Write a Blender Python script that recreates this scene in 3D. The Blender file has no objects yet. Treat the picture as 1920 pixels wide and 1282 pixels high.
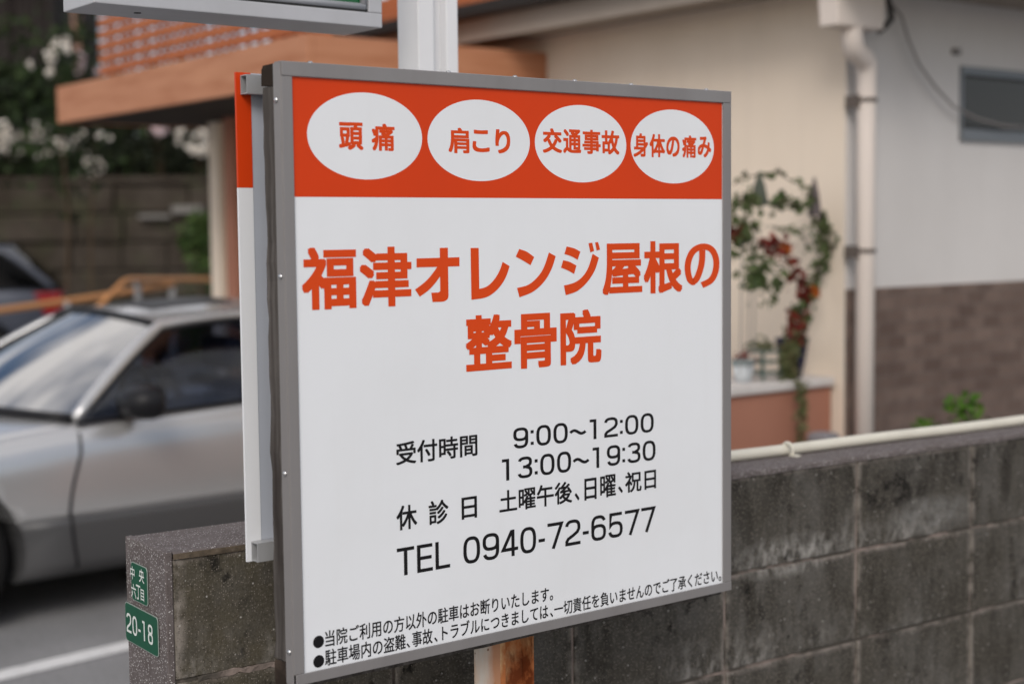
import bpy, bmesh, math, random
from math import sin, cos, pi, radians
from mathutils import Vector, Matrix

S = bpy.context.scene
COL = S.collection
rnd = random.Random(7)

# ------------------------------------------------------------------ camera
EYE = Vector((0, 0, 1.55))
PITCH, ROLL, FPX = 0.074372, -0.010624, 2820.0
c_f = Vector((0, cos(PITCH), -sin(PITCH)))
_u0 = Vector((0, sin(PITCH), cos(PITCH)))
c_r = Vector((1, 0, 0)) * cos(ROLL) + _u0 * sin(ROLL)
c_u = Vector((1, 0, 0)) * -sin(ROLL) + _u0 * cos(ROLL)
cam = bpy.data.cameras.new('camera')
cam.sensor_width = 36
cam.lens = FPX / 1920 * 36
cam.clip_start, cam.clip_end = 0.05, 500
cam.dof.use_dof = True
cam.dof.focus_distance = 2.43
cam.dof.aperture_fstop = 2.6
cam_o = bpy.data.objects.new('camera', cam)
COL.objects.link(cam_o)
m3 = Matrix((c_r, c_u, -c_f)).transposed()
cam_o.matrix_world = Matrix.Translation(EYE) @ m3.to_4x4()
S.camera = cam_o

# ------------------------------------------------------------------ sky, sun, exposure
SUN_EL, SUN_AZ = radians(38), radians(186)     # azimuth clockwise from +Y
w = bpy.data.worlds.new('World'); S.world = w; w.use_nodes = True
nt = w.node_tree; N = nt.nodes; L = nt.links
bg = N['Background']
sky = N.new('ShaderNodeTexSky'); sky.sky_type = 'NISHITA'; sky.sun_disc = False
sky.sun_elevation = SUN_EL; sky.sun_rotation = SUN_AZ
sky.dust_density = 2.0; sky.air_density = 1.0
tc = N.new('ShaderNodeTexCoord'); mp = N.new('ShaderNodeMapping')
mp.inputs['Scale'].default_value = (1.6, 1.6, 4.0); mp.inputs['Location'].default_value = (0.3, 0.1, 0.2)
nz = N.new('ShaderNodeTexNoise'); nz.inputs['Scale'].default_value = 1.5; nz.inputs['Detail'].default_value = 6
mr = N.new('ShaderNodeMapRange'); mr.inputs[1].default_value = 0.44; mr.inputs[2].default_value = 0.62
mx = N.new('ShaderNodeMix'); mx.data_type = 'RGBA'
L.new(tc.outputs['Generated'], mp.inputs[0]); L.new(mp.outputs[0], nz.inputs[0]); L.new(nz.outputs[0], mr.inputs[0])
L.new(mr.outputs[0], mx.inputs[0]); L.new(sky.outputs[0], mx.inputs[6]); mx.inputs[7].default_value = (10.6, 10.2, 10.0, 1)
L.new(mx.outputs[2], bg.inputs[0]); bg.inputs[1].default_value = 0.10
sun = bpy.data.lights.new('sun', 'SUN'); sun.energy = 1.15; sun.angle = radians(25); sun.color = (1.0, 0.96, 0.91)
sun_o = bpy.data.objects.new('sun', sun); COL.objects.link(sun_o)
sd = Vector((sin(SUN_AZ) * cos(SUN_EL), cos(SUN_AZ) * cos(SUN_EL), sin(SUN_EL)))
sun_o.rotation_euler = sd.to_track_quat('Z', 'Y').to_euler(); sun_o.location = (0, 0, 10)
S.view_settings.view_transform = 'Standard'; S.view_settings.look = 'None'
S.view_settings.exposure = 0.2; S.view_settings.gamma = 1
S.render.engine = 'CYCLES'
S.cycles.use_denoising = True
S.cycles.max_bounces = 8

# ------------------------------------------------------------------ helpers
def ray(px, py):
    d = c_f + c_r * ((px - 960) / FPX) - c_u * ((py - 641) / FPX)
    return d / d.y
def hit(px, py, P, n):
    d = ray(px, py); return EYE + d * ((P - EYE).dot(n) / d.dot(n))
def dep(px, py, y):
    return EYE + ray(px, py) * y
def hitz(px, py, z):
    d = ray(px, py); return EYE + d * ((z - EYE.z) / d.z)

class Frame:
    """local axes standing at a point, turned about z"""
    def __init__(s, o, a):
        s.o = Vector(o); s.a = a
        s.U = Vector((cos(a), sin(a), 0)); s.V = Vector((-sin(a), cos(a), 0))
    def loc(s, p):
        d = Vector(p) - s.o; return Vector((d.dot(s.U), d.dot(s.V), d.z))
    def px(s, x, y, v=0.0):            # seen at this pixel on the plane local y = v
        return s.loc(hit(x, y, s.o + s.V * v, s.V))
    def pu(s, x, y, u=0.0):            # ... on the plane local x = u
        return s.loc(hit(x, y, s.o + s.U * u, s.U))
    def w(s, u, v, z):
        return s.o + s.U * u + s.V * v + Vector((0, 0, z))

class MB:
    def __init__(s): s.v = []; s.f = []; s.m = []; s.mi = 0
    def add(s, vs, fs):
        b = len(s.v); s.v += [tuple(x) for x in vs]
        for f in fs: s.f.append([b + i for i in f]); s.m.append(s.mi)
        return s
    def box(s, x0, x1, y0, y1, z0, z1):
        return s.add([(x0,y0,z0),(x1,y0,z0),(x1,y1,z0),(x0,y1,z0),(x0,y0,z1),(x1,y0,z1),(x1,y1,z1),(x0,y1,z1)],
                     [(3,2,1,0),(4,5,6,7),(0,1,5,4),(1,2,6,5),(2,3,7,6),(3,0,4,7)])
    def prism(s, pts, d):              # polygon (3-D points) pushed along d
        n = len(pts); d = Vector(d)
        vs = [Vector(p) for p in pts] + [Vector(p) + d for p in pts]
        return s.add(vs, [tuple(range(n))[::-1], tuple(range(n, 2*n))] + [(i, (i+1) % n, n+(i+1) % n, n+i) for i in range(n)])
    def tube(s, pts, r, seg=12, cap=True, flat=1.0):
        pts = [Vector(p) for p in pts]; n = len(pts)
        rs = r if isinstance(r, (list, tuple)) else [r] * n
        vs = []; prev = None
        for i, p in enumerate(pts):
            t = (pts[min(i+1, n-1)] - pts[max(i-1, 0)]).normalized()
            if prev is None:
                a = Vector((0, 0, 1)) if abs(t.z) < .9 else Vector((1, 0, 0))
                x = t.cross(a).normalized()
            else: x = (prev - t * prev.dot(t)).normalized()
            prev = x; y = t.cross(x)
            for k in range(seg):
                q = 2*pi*k/seg; vs.append(p + x*cos(q)*rs[i] + y*sin(q)*rs[i]*flat)
        fs = [(i*seg+k, i*seg+(k+1) % seg, (i+1)*seg+(k+1) % seg, (i+1)*seg+k) for i in range(n-1) for k in range(seg)]
        if cap: fs += [tuple(range(seg))[::-1], tuple(range((n-1)*seg, n*seg))]
        return s.add(vs, fs)
    def lathe(s, prof, c=(0,0,0), seg=28, axis='z'):
        vs = []; c = Vector(c)
        for (r, h) in prof:
            for k in range(seg):
                a = 2*pi*k/seg
                p = (r*cos(a), r*sin(a), h) if axis == 'z' else (r*cos(a), h, r*sin(a))
                vs.append(c + Vector(p))
        n = len(prof)
        fs = [(i*seg+k, i*seg+(k+1) % seg, (i+1)*seg+(k+1) % seg, (i+1)*seg+k) for i in range(n-1) for k in range(seg)]
        fs += [tuple(range(seg))[::-1], tuple(range((n-1)*seg, n*seg))]
        return s.add(vs, fs)
    def ball(s, c, r, seg=10, squash=(1,1,1)):
        pr = [(max(1e-4, sin(pi*i/6)), -cos(pi*i/6)) for i in range(7)]
        b = len(s.v); s.lathe(pr, (0,0,0), seg)
        for i in range(b, len(s.v)):
            x, y, z = s.v[i]; s.v[i] = (c[0]+x*r*squash[0], c[1]+y*r*squash[1], c[2]+z*r*squash[2])
        return s
    def leaf(s, c, size, R, asp=.55):
        a = R.uniform(0, 2*pi); e = math.asin(R.uniform(-1, 1))
        d = Vector((cos(a)*cos(e), sin(a)*cos(e), sin(e)))
        t = Vector((R.uniform(-1,1), R.uniform(-1,1), R.uniform(-1,1)))
        x = d.cross(t)
        if x.length < 1e-3: x = Vector((1,0,0))
        x.normalize(); nrm = d.cross(x)
        c = Vector(c); h = size/2
        return s.add([c - d*h, c + x*h*asp + nrm*h*.15, c + d*h, c - x*h*asp + nrm*h*.15], [(0,1,2),(0,2,3)])
    def build(s, name, mats, parent=None, bevel=0, smooth=False, sub=0, seg=2):
        me = bpy.data.meshes.new(name); me.from_pydata(s.v, [], s.f); me.update()
        if not isinstance(mats, (list, tuple)): mats = [mats]
        for m in mats: me.materials.append(m.m if isinstance(m, M) else m)
        if len(mats) > 1: me.polygons.foreach_set('material_index', s.m)
        bm = bmesh.new(); bm.from_mesh(me); bmesh.ops.recalc_face_normals(bm, faces=bm.faces)
        if bevel:
            es = [e for e in bm.edges if len(e.link_faces) == 2 and e.calc_face_angle(0) > .5]
            bmesh.ops.bevel(bm, geom=es, offset=bevel, segments=seg, affect='EDGES', profile=.6, clamp_overlap=True)
        bm.to_mesh(me); bm.free()
        if smooth: me.polygons.foreach_set('use_smooth', [True]*len(me.polygons))
        o = bpy.data.objects.new(name, me); COL.objects.link(o)
        if parent: o.parent = parent
        if sub:
            mm = o.modifiers.new('sub', 'SUBSURF'); mm.levels = mm.render_levels = sub
        return o

def tag(o, label=None, cat=None, group=None, kind=None):
    if label: o['label'] = label
    if cat: o['category'] = cat
    if group: o['group'] = group
    if kind: o['kind'] = kind
    return o
def thing(name, fr, label, cat, group=None):
    o = bpy.data.objects.new(name, None); COL.objects.link(o); o.empty_display_size = .1
    o.location = fr.o; o.rotation_euler = (0, 0, fr.a)
    return tag(o, label, cat, group)

# ------------------------------------------------------------------ materials
class M:
    def __init__(s, name, base, rough=.6, metal=0.0, spec=None):
        if spec is None: spec = .12 if rough >= .75 else (.25 if rough >= .5 else .45)
        s.m = bpy.data.materials.new(name); s.m.use_nodes = True
        s.nt = s.m.node_tree; s.p = s.nt.nodes['Principled BSDF']
        s.p.inputs['Roughness'].default_value = rough; s.p.inputs['Metallic'].default_value = metal
        s.p.inputs['Specular IOR Level'].default_value = spec
        r = s.nt.nodes.new('ShaderNodeRGB'); r.outputs[0].default_value = (*base, 1); s.c = r.outputs[0]
        s.tc = s.nt.nodes.new('ShaderNodeTexCoord'); s.h = None
        s.done()
    def coord(s, sc=(1,1,1)):
        mp = s.nt.nodes.new('ShaderNodeMapping'); mp.inputs['Scale'].default_value = sc
        s.nt.links.new(s.tc.outputs['Object'], mp.inputs[0]); return mp.outputs[0]
    def noise(s, scale, sc=(1,1,1), detail=5, rough=.6):
        n = s.nt.nodes.new('ShaderNodeTexNoise'); n.inputs['Scale'].default_value = scale
        n.inputs['Detail'].default_value = detail; n.inputs['Roughness'].default_value = rough
        s.nt.links.new(s.coord(sc), n.inputs[0]); return n.outputs[0]
    def rng(s, v, lo, hi, a=0.0, b=1.0):
        r = s.nt.nodes.new('ShaderNodeMapRange'); s.nt.links.new(v, r.inputs[0])
        for i, x in enumerate((lo, hi, a, b)): r.inputs[i+1].default_value = x
        return r.outputs[0]
    def math(s, op, a, b=None):
        n = s.nt.nodes.new('ShaderNodeMath'); n.operation = op
        for i, x in enumerate((a, b)):
            if x is None: continue
            if isinstance(x, (int, float)): n.inputs[i].default_value = x
            else: s.nt.links.new(x, n.inputs[i])
        return n.outputs[0]
    def over(s, fac, col):
        m = s.nt.nodes.new('ShaderNodeMix'); m.data_type = 'RGBA'
        s.nt.links.new(fac, m.inputs[0]); s.nt.links.new(s.c, m.inputs[6]); m.inputs[7].default_value = (*col, 1)
        s.c = m.outputs[2]; s.done(); return s
    def layer(s, col, scale, lo, hi, amt=1.0, sc=(1,1,1), detail=5):
        return s.over(s.rng(s.noise(scale, sc, detail), lo, hi, 0, amt), col)
    def speck(s, col, scale, thr, amt=1.0, dens=.5):
        v = s.nt.nodes.new('ShaderNodeTexVoronoi'); v.inputs['Scale'].default_value = scale
        s.nt.links.new(s.coord(), v.inputs[0])
        sep = s.nt.nodes.new('ShaderNodeSeparateColor'); s.nt.links.new(v.outputs['Color'], sep.inputs[0])
        a = s.rng(v.outputs['Distance'], thr, thr*.7, 0, amt)
        k = s.math('GREATER_THAN', sep.outputs[0], 1-dens)
        return s.over(s.math('MULTIPLY', a, k), col)
    def bump(s, scale, strength, dist=.002, sc=(1,1,1), detail=6):
        b = s.nt.nodes.new('ShaderNodeBump'); b.inputs['Strength'].default_value = strength
        b.inputs['Distance'].default_value = dist
        s.nt.links.new(s.noise(scale, sc, detail), b.inputs['Height'])
        if s.h: s.nt.links.new(s.h, b.inputs['Normal'])
        s.h = b.outputs[0]; s.nt.links.new(s.h, s.p.inputs['Normal']); return s
    def rvar(s, scale, lo, hi):
        s.nt.links.new(s.rng(s.noise(scale), .3, .7, lo, hi), s.p.inputs['Roughness']); return s
    def done(s): s.nt.links.new(s.c, s.p.inputs['Base Color'])

def mat(*a, **k): return M(*a, **k)

white_face = mat('sign_white', (.79,.805,.825), .32, 0, .3).layer((.73,.74,.75), 3, .45, .7, .5).layer((.70,.70,.69), 22, .55, .75, .12, (1,1,.10)).layer((.55,.53,.50), 160, .70, .78, .35).rvar(6, .28, .4)
orange_face = mat('sign_orange', (.66,.052,.007), .34, 0, .15).layer((.58,.048,.009), 2.5, .4, .7, .7)
orange_letter = mat('letter_orange', (.68,.066,.009), .38, 0, .15)
black_letter = mat('letter_black', (.009,.008,.009), .4, 0, .2)
alu = mat('aluminium_frame', (.27,.255,.25), .42, .3).layer((.225,.21,.205), 9, .4, .7, .8, (1,1,.15)).rvar(14, .35, .55)
alu_l = mat('aluminium_tube', (.42,.425,.43), .4, .3).layer((.36,.36,.36), 12, .45, .7, .7)
steel = mat('screw_steel', (.6,.6,.6), .25, 1.0)
dark_in = mat('tube_inside', (.05,.055,.05), .8)
sheet_back = mat('sheet_back', (.46,.49,.55), .35).layer((.40,.43,.48), 4, .4, .7, .7)
wood_grey = mat('weathered_wood', (.070,.062,.056), .9).layer((.16,.145,.135), 60, .45, .75, .9, (1,1,.05)).layer((.035,.028,.025), 35, .5, .7, .9, (1,1,.08)).bump(90, .8, .003, (1,1,.06))
wood_end = mat('wood_end_grain', (.030,.022,.017), .95).layer((.085,.062,.048), 70, .5, .7, .8, (1,.2,.2)).bump(120, .8, .003, (1,.2,.3))
terrazzo = mat('washed_terrazzo', (.150,.130,.127), .75).layer((.11,.092,.088), 30, .35, .65, .8).speck((.50,.48,.47), 300, .36, .95, .32).speck((.07,.055,.055), 260, .34, .8, .35).speck((.66,.64,.62), 200, .26, .95, .14).layer((.12,.10,.085), 6, .5, .75, .5).bump(280, .5, .002)
grout = mat('grout_edge', (.135,.105,.075), .9).layer((.075,.060,.044), 40, .4, .65, .9).layer((.20,.165,.13), 90, .55, .75, .7).bump(140, .8, .003)
mortar = mat('mortar', (.085,.075,.064), .9).layer((.32,.255,.225), 7, .47, .60, .95).bump(160, .6, .002)
rust = mat('rusted_steel', (.42,.145,.05), .8).layer((.64,.42,.22), 16, .47, .60, .95, (1,1,.6)).layer((.17,.042,.014), 22, .53, .64, .95, (1,1,.5)).layer((.50,.17,.06), 60, .5, .7, .7).speck((.10,.035,.015), 60, .22, .9, .25).bump(70, .6, .002)
paint_old = mat('old_white_paint', (.56,.52,.46), .6).layer((.55,.36,.24), 14, .50, .68, .9, (1,1,.3)).speck((.16,.08,.045), 70, .18, .9, .3)
cream_pvc = mat('cream_conduit', (.66,.63,.54), .4).layer((.56,.53,.45), 12, .45, .7, .6)
plate_green = mat('plate_green', (.008,.085,.045), .4, 0, .15).layer((.007,.075,.040), 30, .4, .7, .8)
plate_white = mat('plate_letter', (.70,.74,.70), .45)
plate_rim = mat('plate_rim', (.30,.34,.31), .5)
post_white = mat('white_paint', (.78,.78,.79), .35).layer((.72,.72,.73), 5, .4, .7, .6)
box_white = mat('sign_box_metal', (.50,.50,.52), .4, .1).layer((.43,.43,.44), 6, .4, .7, .8)
green_acr = mat('green_acrylic', (.012,.11,.035), .25)
gasket = mat('gasket', (.03,.03,.03), .7)
asphalt = mat('asphalt', (.27,.27,.275), .9).layer((.20,.20,.202), 1.1, .4, .65, .8).speck((.30,.30,.30), 120, .3, .7, .4).layer((.09,.09,.09), 60, .5, .7, .6).bump(200, .6, .003)
line_paint = mat('line_paint', (.70,.70,.70), .7).layer((.4,.4,.4), 20, .5, .75, .7)
cream_wall = mat('cream_stucco', (.82,.705,.58), .9).layer((.76,.645,.52), 2.2, .4, .65, .6, (1,1,.4)).layer((.40,.35,.30), 7, .56, .72, .09, (1,1,.08)).bump(180, .5, .003).bump(35, .25, .004)
grey_wall = mat('pale_grey_stucco', (.64,.615,.595), .9).layer((.57,.545,.525), 1.6, .4, .65, .7, (1,1,.5)).layer((.40,.35,.30), 7, .56, .72, .09, (1,1,.08)).bump(180, .5, .003).bump(35, .25, .004)
eave_m = mat('eave_beige', (.36,.31,.265), .8).layer((.30,.255,.21), 3, .4, .7, .6)
gutter_m = mat('gutter_dark', (.03,.028,.026), .5)
wood_or = mat('terracotta_wood', (.49,.225,.125), .6).layer((.36,.135,.062), 6, .42, .7, .85, (.35,.35,3.2)).layer((.56,.27,.15), 3, .5, .7, .6, (.3,.3,2))
slat_or = mat('terracotta_slat', (.42,.135,.05), .6).layer((.32,.095,.035), 5, .4, .7, .7)
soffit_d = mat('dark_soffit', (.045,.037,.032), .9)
terra = mat('terracotta_paint', (.40,.185,.125), .85).layer((.34,.155,.105), 2.5, .4, .7, .7).bump(120, .3, .003)
coping_m = mat('coping_white', (.62,.58,.55), .7).layer((.46,.43,.40), 7, .5, .7, .7)
pipe_m = mat('pipe_pinkish', (.76,.675,.61), .5).layer((.68,.60,.53), 6, .4, .7, .6, (1,1,.2))
bracket_m = mat('bracket_brown', (.14,.115,.10), .6, .2)
dark_metal = mat('dark_metal', (.045,.042,.04), .5, .4)
win_frame = mat('window_aluminium', (.20,.215,.23), .45, .4)
win_glass = mat('window_glass', (.022,.023,.024), .22, 0, .5)
cable_m = mat('cable_grey', (.24,.22,.21), .6)
brick_m = M('brown_tile', (.135,.092,.078), .8)
def _brick():
    s = brick_m
    cx = s.nt.nodes.new('ShaderNodeSeparateXYZ'); s.nt.links.new(s.tc.outputs['Object'], cx.inputs[0])
    cb = s.nt.nodes.new('ShaderNodeCombineXYZ')
    s.nt.links.new(s.math('ADD', cx.outputs[0], cx.outputs[1]), cb.inputs[0]); s.nt.links.new(cx.outputs[2], cb.inputs[1])
    b = s.nt.nodes.new('ShaderNodeTexBrick'); s.nt.links.new(cb.outputs[0], b.inputs[0])
    b.inputs['Color1'].default_value = (.195,.142,.118,1); b.inputs['Color2'].default_value = (.115,.080,.066,1)
    b.inputs['Mortar'].default_value = (.15,.118,.102,1); b.inputs['Scale'].default_value = 1
    b.inputs['Brick Width'].default_value = .12; b.inputs['Row Height'].default_value = .055; b.inputs['Mortar Size'].default_value = .004
    s.c = b.outputs[0]; s.done()
    s.layer((.10,.07,.06), 9, .45, .7, .6)
_brick()
white_cer = mat('white_ceramic', (.62,.66,.68), .3)
green_wire = mat('green_stand', (.10,.14,.12), .5)
navy = mat('navy_glaze', (.012,.012,.05), .2)
stone_grey = mat('grey_stone', (.22,.21,.22), .9)
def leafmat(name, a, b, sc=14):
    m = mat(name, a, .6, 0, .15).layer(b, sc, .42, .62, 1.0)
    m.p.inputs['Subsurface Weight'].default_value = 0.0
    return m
leaf_green = leafmat('leaf_green', (.055,.085,.028), (.115,.135,.06))
leaf_red = leafmat('leaf_red', (.19,.032,.02), (.12,.022,.02))
leaf_orange = leafmat('leaf_orange', (.45,.10,.02), (.36,.16,.03))
leaf_bright = leafmat('leaf_bright', (.045,.12,.010), (.09,.16,.02), 9)
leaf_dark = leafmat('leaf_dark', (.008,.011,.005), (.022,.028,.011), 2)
leaf_deep = leafmat('leaf_deep', (.018,.032,.010), (.035,.055,.016), 3)
leaf_mid = leafmat('leaf_mid', (.035,.065,.018), (.065,.10,.025), 5)
leaf_trail = leafmat('leaf_trailing', (.10,.115,.045), (.14,.12,.06), 9)
petal = mat('petal_white', (.84,.78,.70), .6)
petal_pink = mat('petal_pink', (.70,.55,.56), .6)
stem_m = mat('stem_brown', (.08,.055,.035), .9)
stone_wall_m = mat('old_stone', (.070,.058,.047), .95).layer((.036,.028,.021), 1.3, .38, .62, .9).layer((.11,.088,.066), 3, .58, .72, .8, (.6,.6,2.5)).layer((.06,.065,.035), 1.8, .5, .7, .6).bump(8, .6, .03)
board_dark = mat('dark_boards', (.036,.030,.028), .85).layer((.018,.014,.013), 5, .4, .65, .9, (1,1,.05))
pink_post = mat('pink_post', (.30,.17,.13), .7)
rail_orange = mat('rail_orange', (.50,.235,.09), .5)
rail_post = mat('rail_post', (.25,.25,.25), .5)
silver = mat('silver_paint', (.58,.58,.58), .27, .55).layer((.52,.515,.51), 200, .4, .7, .5)
silver.p.inputs['Coat Weight'].default_value = .6; silver.p.inputs['Coat Roughness'].default_value = .06
skirt_m = mat('skirt_grey', (.070,.070,.072), .42)
blue_paint = mat('bluegrey_paint', (.050,.057,.078), .35, .3)
blue_paint.p.inputs['Coat Weight'].default_value = .5
rubber = mat('tyre_rubber', (.018,.018,.018), .8)
rim_dark = mat('rim_dark', (.08,.08,.085), .45, .5)
rim_m = mat('wheel_rim', (.42,.42,.43), .35, .7)
trim_black = mat('trim_black', (.012,.012,.014), .4, 0, .2)
seat_m = mat('seat_cloth', (.05,.055,.075), .9)
lamp_red = mat('tail_lamp_red', (.22,.005,.009), .3, 0, .2)
lamp_clear = mat('lamp_clear', (.5,.5,.5), .15)
chrome = mat('chrome', (.7,.7,.68), .15, 1.0)
well_black = mat('wheel_well', (.006,.006,.006), .95)
def glassmat(name, tint, thru):
    m = bpy.data.materials.new(name); m.use_nodes = True
    n = m.node_tree.nodes; l = m.node_tree.links; n.remove(n['Principled BSDF'])
    t = n.new('ShaderNodeBsdfTransparent'); t.inputs[0].default_value = (*tint, 1)
    g = n.new('ShaderNodeBsdfGlossy'); g.inputs['Roughness'].default_value = .04
    lw = n.new('ShaderNodeLayerWeight'); lw.inputs[0].default_value = .5
    pw_ = n.new('ShaderNodeMath'); pw_.operation = 'POWER'; pw_.inputs[1].default_value = 4.0
    l.new(lw.outputs['Facing'], pw_.inputs[0])
    mr_ = n.new('ShaderNodeMapRange'); mr_.inputs[2].default_value = 1; mr_.inputs[3].default_value = thru; mr_.inputs[4].default_value = 1.0
    l.new(pw_.outputs[0], mr_.inputs[0])
    mx_ = n.new('ShaderNodeMixShader'); l.new(mr_.outputs[0], mx_.inputs[0]); l.new(t.outputs[0], mx_.inputs[1]); l.new(g.outputs[0], mx_.inputs[2])
    l.new(mx_.outputs[0], n['Material Output'].inputs[0])
    return m
glass_screen = glassmat('windscreen_glass', (.34,.37,.43), .55)
glass_side = glassmat('side_glass', (.28,.31,.38), .05)
glass_dark = glassmat('privacy_glass', (.05,.05,.06), .012)

# ---- weathered block wall
block_m = M('weathered_block', (.064,.058,.048), .95)
def _block():
    s = block_m
    xyz = s.nt.nodes.new('ShaderNodeSeparateXYZ'); s.nt.links.new(s.tc.outputs['Object'], xyz.inputs[0])
    X, Z = xyz.outputs[0], xyz.outputs[2]
    s.layer((.100,.094,.085), 3.2, .42, .60, .9)
    s.layer((.038,.034,.028), 16, .47, .62, .9, (1,1,.22))          # rain streaks
    # mossy brown near the wall's open end
    endm = s.rng(X, .75, .15)
    s.over(s.math('MULTIPLY', endm, s.rng(s.noise(18), .35, .65, .35, .9)), (.092,.080,.055))
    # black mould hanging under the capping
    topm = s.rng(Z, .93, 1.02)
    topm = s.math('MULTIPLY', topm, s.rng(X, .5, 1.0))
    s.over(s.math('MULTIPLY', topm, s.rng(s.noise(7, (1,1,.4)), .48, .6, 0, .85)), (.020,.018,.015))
    # black mould patches
    s.over(s.math('MULTIPLY', s.rng(s.noise(26, (1,1,.7)), .55, .63, 0, .95), s.rng(s.noise(3.3), .48, .58)), (.012,.011,.010))
    def blob(u0, z0, ru, rz):
        a_ = s.math('DIVIDE', s.math('SUBTRACT', X, u0), ru); b_ = s.math('DIVIDE', s.math('SUBTRACT', Z, z0), rz)
        return s.rng(s.math('ADD', s.math('MULTIPLY', a_, a_), s.math('MULTIPLY', b_, b_)), 1.0, .15)
    s.over(s.math('MULTIPLY', blob(1.72, .955, .17, .055), s.rng(s.noise(24), .46, .54, .15, .95)), (.011,.010,.009))
    s.over(s.math('MULTIPLY', blob(1.86, .885, .17, .05), s.rng(s.noise(30), .35, .6, .1, .8)), (.20,.195,.185))
    s.over(s.math('MULTIPLY', blob(2.14, .95, .022, .09), .8), (.018,.016,.014))
    s.over(s.math('MULTIPLY', blob(1.40, .852, .20, .05), s.rng(s.noise(48, (1,1,.6)), .42, .62, 0, .85)), (.36,.345,.32))
    # lime bloom creeping up from the bed joints
    zz = s.math('FRACT', s.math('DIVIDE', s.math('SUBTRACT', Z, .027), .202))
    low = s.rng(zz, .50, .02)
    fl = s.rng(s.noise(42, (1,1,.55)), .44, .66)
    patch = s.rng(s.noise(2.6), .47, .60)
    s.over(s.math('MULTIPLY', s.math('MULTIPLY', low, fl), s.math('MULTIPLY', patch, .85)), (.36,.34,.315))
    hi = s.rng(zz, .93, .995)
    s.over(s.math('MULTIPLY', hi, s.rng(s.noise(20), .42, .6, 0, .8)), (.30,.255,.23))
    # bloom beside the head joints
    xx = s.math('ABSOLUTE', s.math('SUBTRACT', s.math('FRACT', s.math('DIVIDE', s.math('SUBTRACT', X, .219), .398)), .5))
    s.over(s.math('MULTIPLY', s.rng(xx, .045, .0), s.rng(s.noise(22), .42, .58, 0, .85)), (.32,.285,.25))
    s.layer((.19,.17,.14), 210, .52, .68, .55); s.layer((.03,.027,.022), 170, .54, .70, .6)
    s.speck((.42,.40,.37), 85, .17, .9, .16)
    s.speck((.24,.21,.18), 260, .34, .8, .35)
    s.speck((.035,.03,.026), 320, .3, .7, .35)
    s.bump(260, .55, .003); s.bump(60, .4, .003)
_block()

# ------------------------------------------------------------------ lettering
_dg = None
def glyph_mesh(txt):
    c = bpy.data.curves.new('t', 'FONT'); c.body = txt; c.size = 1; c.resolution_u = 5
    c.dimensions = '2D'; c.fill_mode = 'FRONT'
    o = bpy.data.objects.new('t', c); COL.objects.link(o)
    dg = bpy.context.evaluated_depsgraph_get(); dg.update()
    me = o.evaluated_get(dg).to_mesh()
    vs = [(v.co.x, v.co.y) for v in me.vertices]; fs = [list(p.vertices) for p in me.polygons]
    o.evaluated_get(dg).to_mesh_clear()
    bpy.data.objects.remove(o); bpy.data.curves.remove(c)
    return vs, fs
def fat(vs, fs, h, v):
    """thicken a glyph: copies pushed round a small rectangle"""
    if h == 0: return [(x, y, 0) for x, y in vs], fs
    V, Fc = [], []; k = 0
    for dx in (-h, 0, h):
        for dy in (-v, 0, v):
            b = len(V); V += [(x+dx, y+dy, k) for x, y in vs]; Fc += [[b+i for i in f] for f in fs]; k += 1
    return V, Fc
def ribbon(pts, t, closed=False):
    n = len(pts); V = []; Fc = []
    P = [Vector(p) for p in pts]
    for i in range(n):
        if closed: a, b = P[i-1], P[(i+1) % n]
        else: a, b = P[max(0, i-1)], P[min(n-1, i+1)]
        d1 = (P[i]-a); d2 = (b-P[i])
        if d1.length < 1e-9: d1 = d2
        if d2.length < 1e-9: d2 = d1
        d1 = d1.normalized(); d2 = d2.normalized()
        n1 = Vector((-d1.y, d1.x)); n2 = Vector((-d2.y, d2.x)); m = (n1+n2)
        m = m.normalized() if m.length > 1e-6 else n1
        k = min(2.2, 1/max(.3, m.dot(n1)))
        V += [P[i]+m*t/2*k, P[i]-m*t/2*k]
    for i in range(n if closed else n-1):
        j = (i+1) % n; Fc.append([2*i, 2*i+1, 2*j+1, 2*j])
    return [(p.x, p.y) for p in V], Fc
def sup(cx, cy, rx, ry, a0, a1, n=18, e=2.7):
    out = []
    for i in range(n+1):
        a = radians(a0+(a1-a0)*i/n); c, s_ = cos(a), sin(a)
        out.append((cx+rx*math.copysign(abs(c)**(2/e), c), cy+ry*math.copysign(abs(s_)**(2/e), s_)))
    return out
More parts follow.
